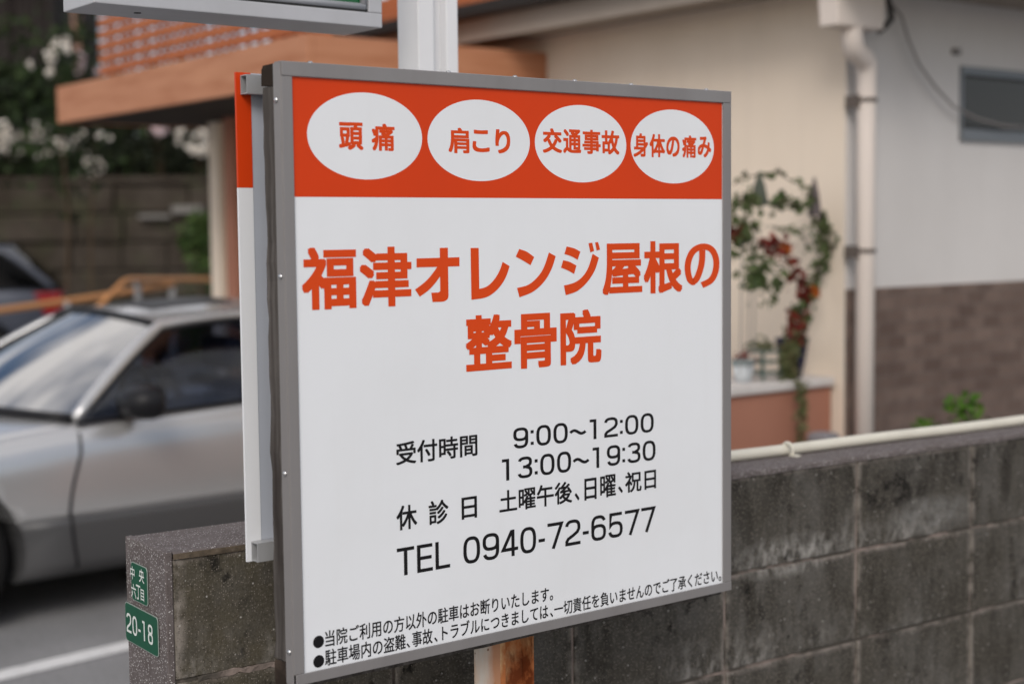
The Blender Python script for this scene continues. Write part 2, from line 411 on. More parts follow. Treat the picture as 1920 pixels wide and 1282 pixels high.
def stroke_glyph(ch, W=.66, t=.135):
    l, r, b, T = t/2, W-t/2, t/2, 1-t/2; cx = W/2; rx = (r-l)/2
    if ch == '0': return [(sup(cx, .5, rx, .5-t/2, 0, 345, 30), True)], W
    if ch == '1': return [([(cx*.25, T), (cx+t/2-.001, T)], False), ([(cx, 1), (cx, 0)], False)], W
    if ch == '2': return [(sup(cx, .70, rx, T-.70, 172, 0, 16) + [(r, .63), (r*.88, .50), (cx, .375), (l*2.0, .27), (l, .17), (l, b), (W, b)], False)], W
    if ch == '3': return [(sup(cx, .745, rx*.94, T-.745, 168, -62, 18) + [(cx+.03, .525), (cx-.09, .525)], False), ([(cx-.09, .525), (cx+.03, .525)] + sup(cx, .285, rx, .285-b, 62, -170, 18), False)], W
    if ch == '4': return [([(W*.70, 0), (W*.70, 1)], False), ([(W*.70-t*.3, .97), (l*.9, .27), (W*1.02, .27)], False)], W
    if ch == '5': return [([(W*.95, T), (l+.05, T), (l+.02, .47)] + sup(cx, .325, rx, .325-b, 140, -168, 20), False)], W
    if ch == '6': return [(sup(cx, .325, rx, .325-b, 0, 345, 26), True), ([(l, .32)] + sup(cx, .62, rx, T-.62, 180, 22, 16), False)], W
    if ch == '9': return [([(W-x, 1-y) for x, y in p], c) for p, c in stroke_glyph('6', W, t)[0]], W
    if ch == '7': return [([(0, T), (r+.01, T), (W*.36, 0)], False)], W
    if ch == '8': return [(sup(cx, .745, rx*.9, T-.745, 0, 345, 24), True), (sup(cx, .285, rx, .285-b, 0, 345, 24), True)], W
    if ch == ':': return [([(.06, .66), (.06, .81)], False), ([(.06, .10), (.06, .25)], False)], .13
    if ch == '-': return [([(0, .40), (.26, .40)], False)], .27
    if ch == '~': return [([(x*.72, .46+.09*sin(2*pi*x)) for x in [i/20 for i in range(21)]], False)], .72
    if ch == 'T': return [([(0, T), (.62, T)], False), ([(.31, T), (.31, 0)], False)], .62
    if ch == 'E': return [([(.56, T), (l, T), (l, b), (.57, b)], False), ([(l, .51), (.53, .51)], False)], .57
    if ch == 'L': return [([(l, 1), (l, b), (.54, b)], False)], .54
    return [], .30
def stroke_line(txt, gap=.115, W=.66, t=.135):
    V, Fc = [], []; x = 0; k = 0
    for ch in txt:
        ss, w_ = stroke_glyph(ch, W, t)
        for p, c in ss:
            vs, fs = ribbon(p, t, c); b = len(V)
            V += [(a+x, d, k % 3) for a, d in vs]; Fc += [[b+i for i in f] for f in fs]; k += 1
        x += w_ + gap
    return V, Fc
def place(vs, fs, u0, u1, z0, z1, y, name, m, parent, mirror=False, step=.00002, bbox=None):
    xs = [v[0] for v in vs]; ys = [v[1] for v in vs]
    ax, bx, ay, by = bbox or (min(xs), max(xs), min(ys), max(ys))
    me = bpy.data.meshes.new(name)
    P = []
    for v in vs:
        u = u0+(v[0]-ax)/(bx-ax)*(u1-u0); z = z0+(v[1]-ay)/(by-ay)*(z1-z0)
        P.append((u, y-v[2]*step, z) if not mirror else (y-v[2]*step, -u, z))
    me.from_pydata(P, [], fs); me.materials.append(m.m if isinstance(m, M) else m); me.update()
    o = bpy.data.objects.new(name, me); COL.objects.link(o); o.parent = parent
    return o

# ================================================================== the sign in front
TH = 0.661775
SW, SH = 0.91, 0.902
TL = EYE + Vector((-0.322326, 2.148346, 0.241867))
SF = Frame((TL.x, TL.y, TL.z - SH), TH)            # local x along the sign, y behind it, z up from its lower edge
sign = thing('clinic_sign', SF, 'large square white and orange clinic signboard in grey metal frame, facing the street', 'sign')
panel = MB().box(.012, SW-.012, .003, .008, .012, SH-.012).build('panel', white_face, sign)
# rails: front leg 20 mm, return leg 26 mm
def rail(b, name='frame_rail'): return b.build(name, alu, sign, bevel=.0012)
b = MB().box(.0005, SW-.0005, -.0012, .0012, SH-.021, SH-.0005).box(.001, SW-.001, .0012, .022, SH-.0022, SH); rail(b)
b = MB().box(.0028, SW, -.0012, .0012, .0005, .0168).box(.001, SW-.001, .0012, .022, 0, .0022); rail(b)
b = MB().box(0, .0175, -.0004, .0016, .0170, SH-.0212).box(-.0008, .0014, .0016, .0225, .0, SH-.0024); rail(b)
b = MB().box(SW-.0205, SW, -.0004, .0016, .0170, SH-.0212).box(SW-.0014, SW+.0008, .0016, .0225, .0, SH-.0024); rail(b)
for py, px in ((188, 518), (519, 531), (889, 540), (1222, 543)):
    p = SF.pu(px, py, -.0008)
    MB().lathe([(.0002, -.0035), (.0028, -.003), (.0042, -.0012), (.0046, 0), (.0001, .0002)], (0,0,0), 14).build('screw', steel, sign, smooth=True)
    o = [c for c in sign.children][-1]; o.location = (-.0008, p.y if .006 < p.y < .022 else .012, p.z); o.rotation_euler = (0, pi/2, 0)
for u in (.055, .30, .43, .555, .68, .86):
    o = MB().lathe([(.0046, 0), (.0042, .0012), (.0028, .003), (.0002, .0035)], (0,0,0), 12).build('screw', steel, sign, smooth=True)
    o.location = (u, .013, SH)
# timber behind
wb = MB()
R = random.Random(3)
def rough_batten(b, x0, x1, y0, y1, z0, z1, n=30, jit=.0014):
    ring = [(x0, y0), (x1, y0), (x1, y1), (x0, y1)]
    vs = []; fs = []
    for i in range(n+1):
        z = z0+(z1-z0)*i/n
        for (x, y) in ring: vs.append((x+R.uniform(-jit, jit), y+(R.uniform(-jit, jit)*1.8 if y == y1 else R.uniform(-jit, 0)*.2), z))
    for i in range(n):
        for k in range(4): fs.append((i*4+k, i*4+(k+1) % 4, i*4+4+(k+1) % 4, i*4+4+k))
    fs += [(3,2,1,0), tuple(range(n*4, n*4+4))]
    return b.add(vs, fs)
rough_batten(MB(), .0015, .040, .0232, .0570, .032, SH-.034).build('wood_batten', wood_grey, sign)
rough_batten(MB(), .870, .904, .0232, .0570, .032, SH-.034).build('wood_batten', wood_grey, sign)
def beam(z0, z1):
    vs = []; n = 20
    b = MB()
    ring = [(.0232, z0), (.0585, z0+.001), (.0590, z1-.006), (.0535, z1-.0005), (.0232, z1)]
    for i in range(n+1):
        x = .0003+(SW-.002)*i/n
        for (y, z) in ring: vs.append((x, y+R.uniform(-.0012, .0012)*(y > .03), z+R.uniform(-.0008, .0008)))
    k = len(ring)
    fs = [(i*k+j, i*k+(j+1) % k, i*k+k+(j+1) % k, i*k+k+j) for i in range(n) for j in range(k)]
    b.add(vs, fs); b.mi = 1
    b.add(vs[:k], [tuple(range(k))[::-1]]); b.add(vs[-k:], [tuple(range(k))])
    return b.build('wood_beam', [wood_grey, wood_end], sign)
beam(SH-.033, SH-.0025); beam(-.012, .031)

# printed face
def SP(x, y): p = SF.px(x, y, .002); return p.x, p.z
zb = (SP(557, 370)[1] + SP(1354, 373)[1]) / 2
MB().box(.0176, SW-.0206, .0028, .0029, zb, SH-.0212).build('orange_band', orange_face, panel)
def oval(lp, rp, tp, bp):
    u0, u1, z1, z0 = SP(*lp)[0], SP(*rp)[0], SP(*tp)[1], SP(*bp)[1]
    n = 72; c = ((u0+u1)/2, (z0+z1)/2)
    pts = [(c[0]+(u1-u0)/2*cos(2*pi*i/n), .0027, c[1]+(z1-z0)/2*sin(2*pi*i/n)) for i in range(n)]
    MB().add(pts, [tuple(range(n))]).build('oval', white_face, panel)
def Z4(x, y): return 520+x/4.273, 100+y/4.273
def Z5(x, y): return 960+x/4.273, 100+y/4.273
oval(Z4(240,640), Z4(1162,680), Z4(690,315), Z4(740,1012))
oval(Z4(1205,660), Z5(145,710), Z4(1600,372), Z4(1660,1025))
oval(Z5(185,700), Z5(918,720), Z5(540,415), Z5(580,1035))
oval(Z5(953,740), Z5(1620,755), Z5(1280,452), Z5(1300,1043))
YL = .00262
def word(txt, l, r, t, b_, m=orange_letter, bold=(.024, .022), y=YL, group_bbox=None):
    """one printed word between four pixels seen on the panel: left, right, top, bottom"""
    u0, u1, z1, z0 = SP(*l)[0], SP(*r)[0], SP(*t)[1], SP(*b_)[1]
    vs, fs = glyph_mesh(txt); vs, fs = fat(vs, fs, *bold)
    return place(vs, fs, u0, u1, z0, z1, y, 'lettering', m, panel)
OB = (.030, .026)
word('頭', Z4(495,660), Z4(690,680), Z4(590,553), Z4(590,775), bold=OB)
word('痛', Z4(757,680), Z4(942,690), Z4(850,565), Z4(850,783), bold=OB)
word('肩', Z4(1372,700), Z4(1540,700), Z4(1455,597), Z4(1455,802), bold=OB)
word('こ', Z4(1565,700), Z4(1702,700), Z4(1630,615), Z4(1640,793), bold=OB)
word('り', Z4(1748,700), Z4(1868,705), Z4(1775,610), Z4(1775,803), bold=OB)
for ch, x0, x1, yt, yb in (('交',248,402,602,800), ('通',412,556,610,802), ('事',566,712,614,808), ('故',720,862,620,812)):
    word(ch, Z5(x0,700), Z5(x1,710), Z5((x0+x1)/2,yt), Z5((x0+x1)/2,yb), bold=OB)
for ch, x0, x1, yt, yb in (('身',975,1092,642,832), ('体',1104,1228,648,834), ('の',1238,1345,668,830), ('痛',1365,1478,658,838), ('み',1490,1597,668,835)):
    word(ch, Z5(x0,740), Z5(x1,750), Z5((x0+x1)/2,yt), Z5((x0+x1)/2,yb), bold=OB)
def Z6(x, y): return 540+x/4.274, 420+y/4.274
def Z7(x, y): return 960+x/4.274, 420+y/4.274
TB = (.029, .026)
word('福', Z6(112,460), Z6(550,450), Z6(200,188), Z6(200,690), bold=TB)
word('津', Z6(577,430), Z6(992,420), Z6(820,182), Z6(830,660), bold=TB)
def cut_letter(Z, polys, ribs=()):
    me_v, me_f = [], []; k = 0
    for p in polys:
        b0 = len(me_v); me_v += [(*SP(*Z(x, y)), k) for x, y in p]; me_f.append(list(range(b0, b0+len(p)))); k += 1
    for p, t in ribs:
        vs, fs = ribbon(p, t); b0 = len(me_v)
        me_v += [(*SP(*Z(x, y)), k) for x, y in vs]; me_f += [[b0+i for i in f] for f in fs]; k += 1
    me = bpy.data.meshes.new('lettering')
    me.from_pydata([(u, YL-k_*.00003, z) for u, z, k_ in me_v], [], me_f); me.materials.append(orange_letter.m); me.update()
    o = bpy.data.objects.new('lettering', me); COL.objects.link(o); o.parent = panel
def smooth(p, n=5):
    out = []
    P = [Vector(q) for q in p]
    for i in range(len(P)-1):
        p0, p1, p2, p3 = P[max(0, i-1)], P[i], P[i+1], P[min(len(P)-1, i+2)]
        for j in range(n):
            t = j/n; q = .5*((2*p1)+(p2-p0)*t+(2*p0-5*p1+4*p2-p3)*t*t+(3*p1-p0-3*p2+p3)*t**3); out.append((q.x, q.y))
    return out+[tuple(P[-1])]
cut_letter(Z6, [[(1032,276),(1376,266),(1376,338),(1032,348)],
    [(1218,192),(1283,190)]+smooth([(1288,575),(1282,598),(1262,615),(1235,622),(1160,625)])+[(1150,550),(1208,548),(1222,538)],
    smooth([(1200,340),(1150,410),(1095,468),(1020,525)])+smooth([(1058,582),(1125,533),(1180,475),(1224,415)])+[(1224,342)]])
cut_letter(Z6, [[(1465,192),(1530,192)]+smooth([(1535,520),(1600,498),(1658,440),(1698,372),(1722,303)])+smooth([(1778,338),(1750,420),(1708,492),(1648,553),(1580,590),(1472,607)])])
cut_letter(Z7, [smooth([(60,200),(120,222),(180,265)])+smooth([(150,330),(90,293),(32,262)]),
    smooth([(42,512),(130,488),(200,432),(255,352),(298,228)])+smooth([(352,258),(325,345),(285,425),(232,492),(160,548),(62,587)])])
cut_letter(Z7, [smooth([(440,180),(500,195),(550,222)])+smooth([(528,287),(480,260),(422,240)]),
    smooth([(412,290),(465,304),(518,333)])+smooth([(500,400),(450,372),(395,350)]),
    smooth([(418,493),(505,468),(570,418),(615,345),(648,238)])+smooth([(698,270),(670,360),(630,432),(578,494),(515,542),(433,570)]),
    [(615,155),(645,150),(660,215),(630,228)], [(668,148),(692,145),(708,205),(680,213)]])
word('屋', Z7(727,400), Z7(1045,350), Z7(890,155), Z7(770,570), bold=TB)
word('根', Z7(1058,350), Z7(1367,350), Z7(1125,138), Z7(1125,557), bold=TB)
cut_letter(Z7, [], [(smooth([(1527,207),(1524,300),(1503,388),(1476,446),(1448,463)], 6), 49),
    (smooth([(1462,462),(1448,464),(1424,436),(1410,362),(1418,290),(1446,228),(1488,193),(1540,181),(1592,197),(1626,243),(1640,310),(1630,388),(1594,452),(1524,490)], 6), 49)])
word('整', Z6(1425,950), Z7(0,900), Z6(1690,722), Z6(1440,1183), bold=TB)
word('骨', Z7(22,950), Z7(360,930), Z7(300,710), Z7(105,1158), bold=TB)
word('院', Z7(390,930), Z7(718,930), Z7(605,683), Z7(415,1132), bold=TB)
ZS = 1852/520
def Z2(x, y): return 720+x/ZS, 740+y/ZS
KB = (.017, .015)
word('受付時間', Z2(82,400), Z2(625,340), Z2(585,262), Z2(95,470), black_letter, KB)
word('休', Z2(85,830), Z2(222,810), Z2(165,733), Z2(110,905), black_letter, KB)
word('診', Z2(300,790), Z2(432,780), Z2(380,700), Z2(312,870), black_letter, KB)
word('日', Z2(520,760), Z2(622,745), Z2(570,680), Z2(570,826), black_letter, KB)
for txt, x0, x1, xt, yt, xb, yb in (('土曜午後',772,1258,1205,580,790,790), ('、',1276,1306,1290,655,1290,705), ('日曜',1340,1550,1500,533,1390,700), ('、',1566,1596,1580,610,1580,655), ('祝日',1612,1818,1780,494,1640,652)):
    word(txt, Z2(x0, (yt+yb)/2), Z2(x1, (yt+yb)/2), Z2(xt, yt), Z2(xb, yb), black_letter, KB)
def figures(txt, l, r, t, b_, st=.135, gap=.115, W=.66):
    u0, u1, z1, z0 = SP(*l)[0], SP(*r)[0], SP(*t)[1], SP(*b_)[1]
    vs, fs = stroke_line(txt, gap, W, st)
    xs = [v[0] for v in vs]
    return place(vs, fs, u0, u1, z0, z1, YL, 'lettering', black_letter, panel, bbox=(min(xs), max(xs), 0, 1))
figures('9:00~12:00', Z2(865,290), Z2(1803,185), Z2(1765,122), Z2(910,357))
figures('13:00~19:30', Z2(790,500), Z2(1815,370), Z2(1775,305), Z2(822,572))
figures('TEL 0940-72-6577', Z2(88,1100), Z2(1818,820), Z2(1790,745), Z2(152,1202), .125, .10, .64)
def Z8(x, y): return 540+x/4.245, 980+y/4.245
def Z9(x, y): return 960+x/4.245, 980+y/4.245
NB = (.011, .010)
word('当院ご利用の方以外の駐車はお断りいたします。', Z8(297,920), Z9(328,560), Z9(260,512), Z8(340,981), black_letter, NB)
def wline(txt, x0, x1, ybase):
    p0, p1 = SP(*x0), SP(*x1); vs, fs = glyph_mesh(txt); vs, fs = fat(vs, fs, *NB)
    return vs, fs, p0[0], p1[0]
zlo = SP(*Z8(320,1136))[1]; zhi = SP(*Z9(1345,422))[1]
for txt, x0, x1 in (('駐車場内の盗難', Z8(297,1080), Z8(938,950)), ('事故', Z8(990,925), Z8(1152,900)), ('トラブルにつきましては', Z8(1228,880), Z9(290,690)), ('一切責任を負いませんのでご了承ください', Z9(338,660), Z9(1640,410))):
    vs, fs = glyph_mesh(txt); vs, fs = fat(vs, fs, *NB); xs = [v[0] for v in vs]
    place(vs, fs, SP(*x0)[0], SP(*x1)[0], zlo, zhi, YL, 'lettering', black_letter, panel, bbox=(min(xs), max(xs), -.10, .86))
for txt, x0, x1 in (('、', Z8(946,960), Z8(972,955)), ('、', Z8(1166,905), Z8(1192,900)), ('、', Z9(306,705), Z9(328,700)), ('。', Z9(1647,420), Z9(1667,415))):
    vs, fs = glyph_mesh(txt); vs, fs = fat(vs, fs, *NB); xs = [v[0] for v in vs]
    place(vs, fs, SP(*x0)[0], SP(*x1)[0], zlo, zhi, YL, 'lettering', black_letter, panel, bbox=(min(xs), max(xs), -.10, .86))
for (l, r, t, b_) in ((Z8(202,945), Z8(288,945), Z8(245,895), Z8(245,995)), (Z8(203,1100), Z8(290,1100), Z8(247,1050), Z8(247,1150))):
    u0, u1, z1, z0 = SP(*l)[0], SP(*r)[0], SP(*t)[1], SP(*b_)[1]
    rr = ((u1-u0)+(z1-z0))/4; n = 40
    MB().add([((u0+u1)/2+rr*cos(2*pi*i/n), YL, (z0+z1)/2+rr*sin(2*pi*i/n)) for i in range(n)], [tuple(range(n))]).build('bullet', black_letter, panel)

# ================================================================== second board behind it, seen from its back
VB = .088
q0 = SF.px(440.5, 136, VB+.022); q1 = SF.px(466, 1052, VB+.022)
bx = (q0.x+q1.x)/2; BW = .90; bz1, bz0 = q0.z, q1.z
BF = Frame(SF.w(bx, VB, bz0), TH); BH = bz1-bz0
back = thing('rear_sign_board', BF, 'white board with orange top mounted back to back behind the signboard, its back showing', 'sign')
cut = BF.px(456, 352, .0215).z
MB().box(.0, BW, .0225, .0255, 0, BH).build('panel', sheet_back, back)
MB().box(-.0006, .0235, .0215, .0262, cut, BH+.0005).build('orange_edge', orange_face, back)
MB().box(-.0006, .0235, .0215, .0262, -.0005, cut-.0003).build('white_edge', white_face, back)
def square_tube(z0, z1, y0, y1, x0, x1, wall=.0016):
    b = MB()
    b.box(x0, x1, y0, y0+wall, z0, z1).box(x0, x1, y1-wall, y1, z0, z1)
    b.box(x0, x1, y0+wall, y1-wall, z1-wall, z1).box(x0, x1, y0+wall, y1-wall, z0, z0+wall)
    return b.build('square_tube', alu_l, back)
square_tube(BH-.032, BH-.004, .0005, .0205, .006, BW-.006)
square_tube(.0015, .030, .0005, .0205, .006, BW-.006)

# ================================================================== rusty post below the sign
pp = SF.px(891, 1240, .078)
PF = Frame((SF.w(pp.x, .078, 0).x, SF.w(pp.x, .078, 0).y, 0), TH)
post = thing('steel_post', PF, 'rusty lipped steel channel post with flaking white paint under the signboard', 'post')
wL = PF.px(938, 1240, 0).x; wR = PF.px(1001, 1240, 0).x
MB().box(0, wL, 0, .003, .0, 1.02).build('painted_flange', paint_old, post)
b = MB().box(wL+.0004, wL+.012, .0006, .0036, 0, 1.02).box(wL-.002, wL+.001, .004, .030, 0, 1.02).box(wL-.001, wR, .030, .0335, 0, 1.02)
b.box(wR-.003, wR, -.0005, .0298, 0, 1.02).box(wR-.012, wR-.0032, .0004, .0032, 0, .60)
b.build('channel', rust, post, bevel=.0008)

# ================================================================== block wall
TW = 0.62
P0 = hit(309, 1056, SF.w(0, .3, 0), SF.V)
WF = Frame((P0.x, P0.y, 0), TW)
wall = thing('block_wall', WF, 'weathered grey concrete block boundary wall with washed stone end and capping', 'wall')
WT = .167; ZC = 1.035; CT = 1.046
bb = MB(); mo = MB()
R = random.Random(11)
beds = [ZC] + [.835-.202*i for i in range(5)]
jx = [.0135] + [.418+.398*i for i in range(11)]
J = .0032
for i in range(len(beds)-1):
    for k in range(len(jx)-1):
        e = R.uniform(-.0012, .0012)
        bb.box(jx[k]+(J if k else .0), jx[k+1]-J, e, WT-.004, beds[i+1]+J, beds[i]-(J if i else .001))
bb.build('block_courses', block_m, wall, bevel=.0022, seg=1)
MB().box(.014, jx[-1]-.01, .0042, WT-.009, 0, ZC-.001).build('mortar_joints', mortar, wall)
def ruffle(b, z0, z1):
    return b
cap = MB()
n = 80; vs = []
for i in range(n+1):
    x = .0127+(jx[-1]+.05)*i/n
    sl = .004*sin(i*.9)+R.uniform(-.0012, .0012)
    for (y, z) in ((-.003+R.uniform(-.001,.001), ZC-.0005+R.uniform(-.0015, .0006)), (-.003+R.uniform(-.0008,.0008), CT-.003), (.001, CT), (WT-.003, CT), (WT, CT-.004), (WT, ZC)):
        vs.append((x, y, z))
fs = []
for i in range(n):
    for k in range(6):
        fs.append((i*6+k, i*6+(k+1) % 6, i*6+6+(k+1) % 6, i*6+6+k))
capm = MB(); capm.add(vs, fs)
for i, f in enumerate(fs):
    if i % 6 == 0 and vs[f[0]][0] < .9: capm.m[i] = 1
capm.build('capping', [terrazzo, grout], wall)
b = MB(); b.box(0, .0125, -.001, WT+.001, 0, CT+.0008)
b.build('end_facing', terrazzo, wall, bevel=.0022)
# broken mortar line along the second bed near the open end
b = MB(); vs = []; n = 46
for i in range(n+1):
    x = .05+.42*i/n; zc = .835+R.uniform(-.0018, .0018); h = .0075+R.uniform(-.003, .002)
    for (y, z) in ((.004, zc-h), (-.0015+R.uniform(-.001,.001), zc-h*.6), (-.0022+R.uniform(-.001,.001), zc+h*.5), (.004, zc+h*.8)): vs.append((x, y, z))
b.add(vs, [(i*4+k, i*4+k+1, i*4+5+k, i*4+4+k) for i in range(n) for k in range(3)]).build('mortar_bead', mortar, wall)

def plate(cs, label, txts):
    """flat address plate on the wall's end, from its four seen corners"""
    pts = [WF.pu(x, y, -.0015) for x, y in cs]
    y0 = (pts[0].y+pts[3].y)/2; y1 = (pts[1].y+pts[2].y)/2
    z1 = (pts[0].z+pts[1].z)/2; z0 = (pts[2].z+pts[3].z)/2
    f = Frame(WF.w(-.0015, 0, 0), TW)
    r = .007
    def rr(g, x):
        out = []
        a0, a1, b0, b1 = min(y0, y1)+g, max(y0, y1)-g, z0+g, z1-g
        for (cy, cz, s0) in ((a1-r, b1-r, 0), (a0+r, b1-r, 90), (a0+r, b0+r, 180), (a1-r, b0+r, 270)):
            for k in range(5):
                a = radians(s0+k*22.5); out.append((x, cy+r*cos(a), cz+r*sin(a)))
        return out
    t = thing('address_plate', f, label, 'address plate', 'green address plates on the wall end')
    MB().prism(rr(0, 0), (-.0012, 0, 0)).build('rim', plate_rim, t)
    pl = MB().prism(rr(.0012, -.0005), (-.0010, 0, 0)).build('plate', plate_green, t)
    for (txt, l, r_, tt, bt, bold) in txts:
        u0, u1, zz1, zz0 = -WF.pu(*l).y, -WF.pu(*r_).y, WF.pu(*tt).z, WF.pu(*bt).z
        if txt in ('20-18',):
            vs, fs = stroke_line(txt, .14, .56, .125); xs = [v[0] for v in vs]
            place(vs, fs, u0, u1, zz0, zz1, -.0019, 'lettering', plate_white, pl, True, bbox=(min(xs), max(xs), 0, 1))
        else:
            vs, fs = glyph_mesh(txt); vs, fs = fat(vs, fs, *bold)
            place(vs, fs, u0, u1, zz0, zz1, -.0019, 'lettering', plate_white, pl, True)
    return t
def ZW(x, y): return 220+x/4.244, 980+y/4.244
B1 = (.012, .012)
plate([ZW(110,305), ZW(240,352), ZW(249,660), ZW(124,612)], 'small upright green address plate above the wider one on the wall end',
      [('中', ZW(120,400), ZW(153,410), ZW(137,342), ZW(137,444), B1), ('央', ZW(188,420), ZW(229,430), ZW(210,366), ZW(210,474), B1),
       ('六', ZW(127,540), ZW(166,555), ZW(146,482), ZW(146,592), B1), ('丁', ZW(166,560), ZW(200,570), ZW(183,492), ZW(183,606), B1), ('目', ZW(202,575), ZW(229,580), ZW(215,526), ZW(215,617), B1)])
plate([ZW(66,630), ZW(324,741), ZW(335,1056), ZW(75,940)], 'wide green house number plate below the smaller one on the wall end',
      [('20-18', ZW(90,800), ZW(298,880), ZW(278,806), ZW(112,868), B1)])

_pm = paint_old; _x = _pm.nt.nodes.new('ShaderNodeSeparateXYZ'); _pm.nt.links.new(_pm.tc.outputs['Object'], _x.inputs[0])
_edge = _pm.math('ADD', _x.outputs[0], _pm.rng(_pm.noise(30, (1,1,.4)), .3, .7, -.006, .006))
_pm.over(_pm.rng(_edge, wL*.42, wL*.75, 0, .9), (.46,.20,.09))
# cream conduit on the capping
rp = .0125
c0 = WF.loc(hitz(1390, 850.5, CT+rp)); c1 = WF.loc(hitz(1900, 791.5, CT+rp))
vp = (c0.y+c1.y)/2
con = thing('conduit_pipe', Frame(WF.w(0, vp, CT), TW), 'cream plastic conduit lying along the top of the block wall', 'pipe')
pts = [(.98+3.5*i/20, (c1.y-c0.y)*((.98+3.5*i/20-c0.x)/(c1.x-c0.x)-.5)*.5+.0015*sin(i*.9), rp+.0008*sin(i*1.7)) for i in range(21)]
MB().tube(pts, rp, 18).build('pipe', cream_pvc, con, smooth=True)
for u in (WF.px(1477, 838, vp).x, WF.px(1477, 838, vp).x+1.0):
    b = MB()
    arc = [(u, rp*1.18*cos(a)*1.0, rp+rp*1.18*sin(a)) for a in [radians(-60+300*i/16) for i in range(17)]]
    b.tube([(x+.0, y, z) for x, y, z in arc], .0036, 8, flat=1.4)
    b.box(u-.006, u+.010, -.030, -.012, .0005, .004)
    b.build('pipe_clip', cream_pvc, con, smooth=False)

# ================================================================== white post and green sign box
g0 = hit(745, 100, SF.w(0, .60, 0), SF.V)
GF = Frame((g0.x, g0.y, 0), TH)
wp = thing('white_post', GF, 'white painted steel twin post standing behind the signboard', 'post')
a1 = GF.px(784, 60, 0).x
# front corner of the broad tube shows at 784, its left back corner at 745
vdep = GF.pu(745, 60, a1).y
w1 = GF.px(814, 60, 0).x
MB().box(a1, w1, 0, vdep, 0, 3.3).build('broad_tube', post_white, wp, bevel=.003)
a2 = GF.px(837, 60, .006).x; w2 = GF.px(859, 60, .006).x
MB().box(a2, w2, .006, vdep-.004, 0, 3.3).build('narrow_tube', post_white, wp, bevel=.003)
MB().box(w1+.0002, a2-.0002, .028, .034, .02, 3.28).build('joining_web', post_white, wp)
x1 = GF.px(717, 53, -.05)
x0 = GF.px(176, -1, -.05)
zb_ = x1.z
KF = Frame(GF.w(x0.x, -.05, zb_), TH)
gs = thing('green_sign_box', KF, 'metal framed box sign with green face, its underside showing at the top edge', 'sign')
KW = x1.x-x0.x; KD = max(.12, KF.pu(647, 66, KW).y); KH = .5
b = MB().box(0, KW, 0, KD, 0, .027).box(0, .034, 0, KD, .0272, KH).box(KW-.030, KW, 0, KD, .0272, KH).box(0, KW, 0, KD, KH+.0002, KH+.034)
b.build('frame', box_white, gs, bevel=.002)
b = MB().box(.0342, KW-.0302, .004, .02, .0273, .033); b.build('gasket', gasket, gs)
b = MB().tube([(.036, .006, .0375), (KW-.036, .006, .0375)], .0065, 12); b.build('bezel', box_white, gs, smooth=True)
b = MB().tube([(KW-.038, .006, .042), (KW-.038, .006, KH)], .007, 12); b.build('bezel', box_white, gs, smooth=True)
MB().box(.0345, KW-.0345, .010, .014, .0335, KH).build('face', green_acr, gs)
MB().lathe([(.0065, -.0008), (.0065, .001)], (KF.px(262, 20, .06).x, .07, 0), 14).build('drain_hole', dark_in, gs)
MB().box(KW+.0003, KW+.03, .04, .08, .12, .16).build('bracket', box_white, gs)

# ================================================================== ground
gv = []; gf = []
rows = [-30, 0, 6, 9.5, 12, 16.5, 22, 60, 180]; cols = [-160, -40, -10, 0, 10, 40, 160]
def gz(y): return 0 if y < 10 else max(-.12, -.12*(y-10)/6)
for y in rows:
    for x in cols: gv.append((x, y, gz(y)))
nc = len(cols)
for i in range(len(rows)-1):
    for k in range(nc-1): gf.append((i*nc+k, i*nc+k+1, (i+1)*nc+k+1, (i+1)*nc+k))
g = MB().add(gv, gf).build('ground', asphalt); g['kind'] = 'structure'
# painted parking line
a = hitz(0, 1275, .004); b_ = hitz(0, 1256, .004); c = hitz(237, 1201, .004); d = hitz(237, 1219, .004)
dv = (c-b_).normalized(); dw = (d-a).normalized()
ln = MB().add([a-dw*2.2, d+dv*1.5, c+dv*1.5, b_-dv*2.2], [(0,1,2,3)]).build('parking_line', line_paint); ln['kind'] = 'structure'

# ================================================================== the house
HC = dep(1585, 425, 6.0); HC.z = 0
HF = Frame(HC, TH)                # x along the grey wall, y along the cream wall
EZ = 2.47
house = thing('house', HF, 'cream and grey house with brown tile skirting, dark window and terracotta canopy', 'house')
YJ = 1.86                          # where the canopy meets the cream wall
# cream wall: the plane x = 0 ; grey wall: the plane y = 0
MB().box(0, .12, .002, 5.2, 0, EZ+.05).build('cream_wall', cream_wall, house)
BZ = HF.px(1700, 537, 0).z
wx0 = HF.px(1799, 190, 0).x; wz1 = HF.px(1799, 124, 0).z; wz0 = HF.px(1799, 264, 0).z; wx1 = wx0+1.25
b = MB()
b.box(.001, 5.0, 0, .12, 0, BZ).box(.001, wx0, 0, .12, BZ, EZ+.05).box(wx1, 5.0, 0, .12, BZ, EZ+.05).box(wx0, wx1, 0, .12, BZ, wz0).box(wx0, wx1, 0, .12, wz1, EZ+.05)
b.build('grey_wall', grey_wall, house)
MB().box(.0005, 5.0, -.013, -.0005, 0, BZ).build('tile_skirting', brick_m, house)
wn = MB().box(wx0, wx1, -.012, .05, wz1-.035, wz1).box(wx0, wx1, -.018, .05, wz0, wz0+.05).box(wx0, wx0+.018, -.008, .05, wz0+.05, wz1-.035).box(wx1-.018, wx1, -.008, .05, wz0+.05, wz1-.035).build('window_frame', win_frame, house)
MB().box(wx0+.018, wx1-.018, .02, .026, wz0+.05, wz1-.035).build('pane', win_glass, wn)
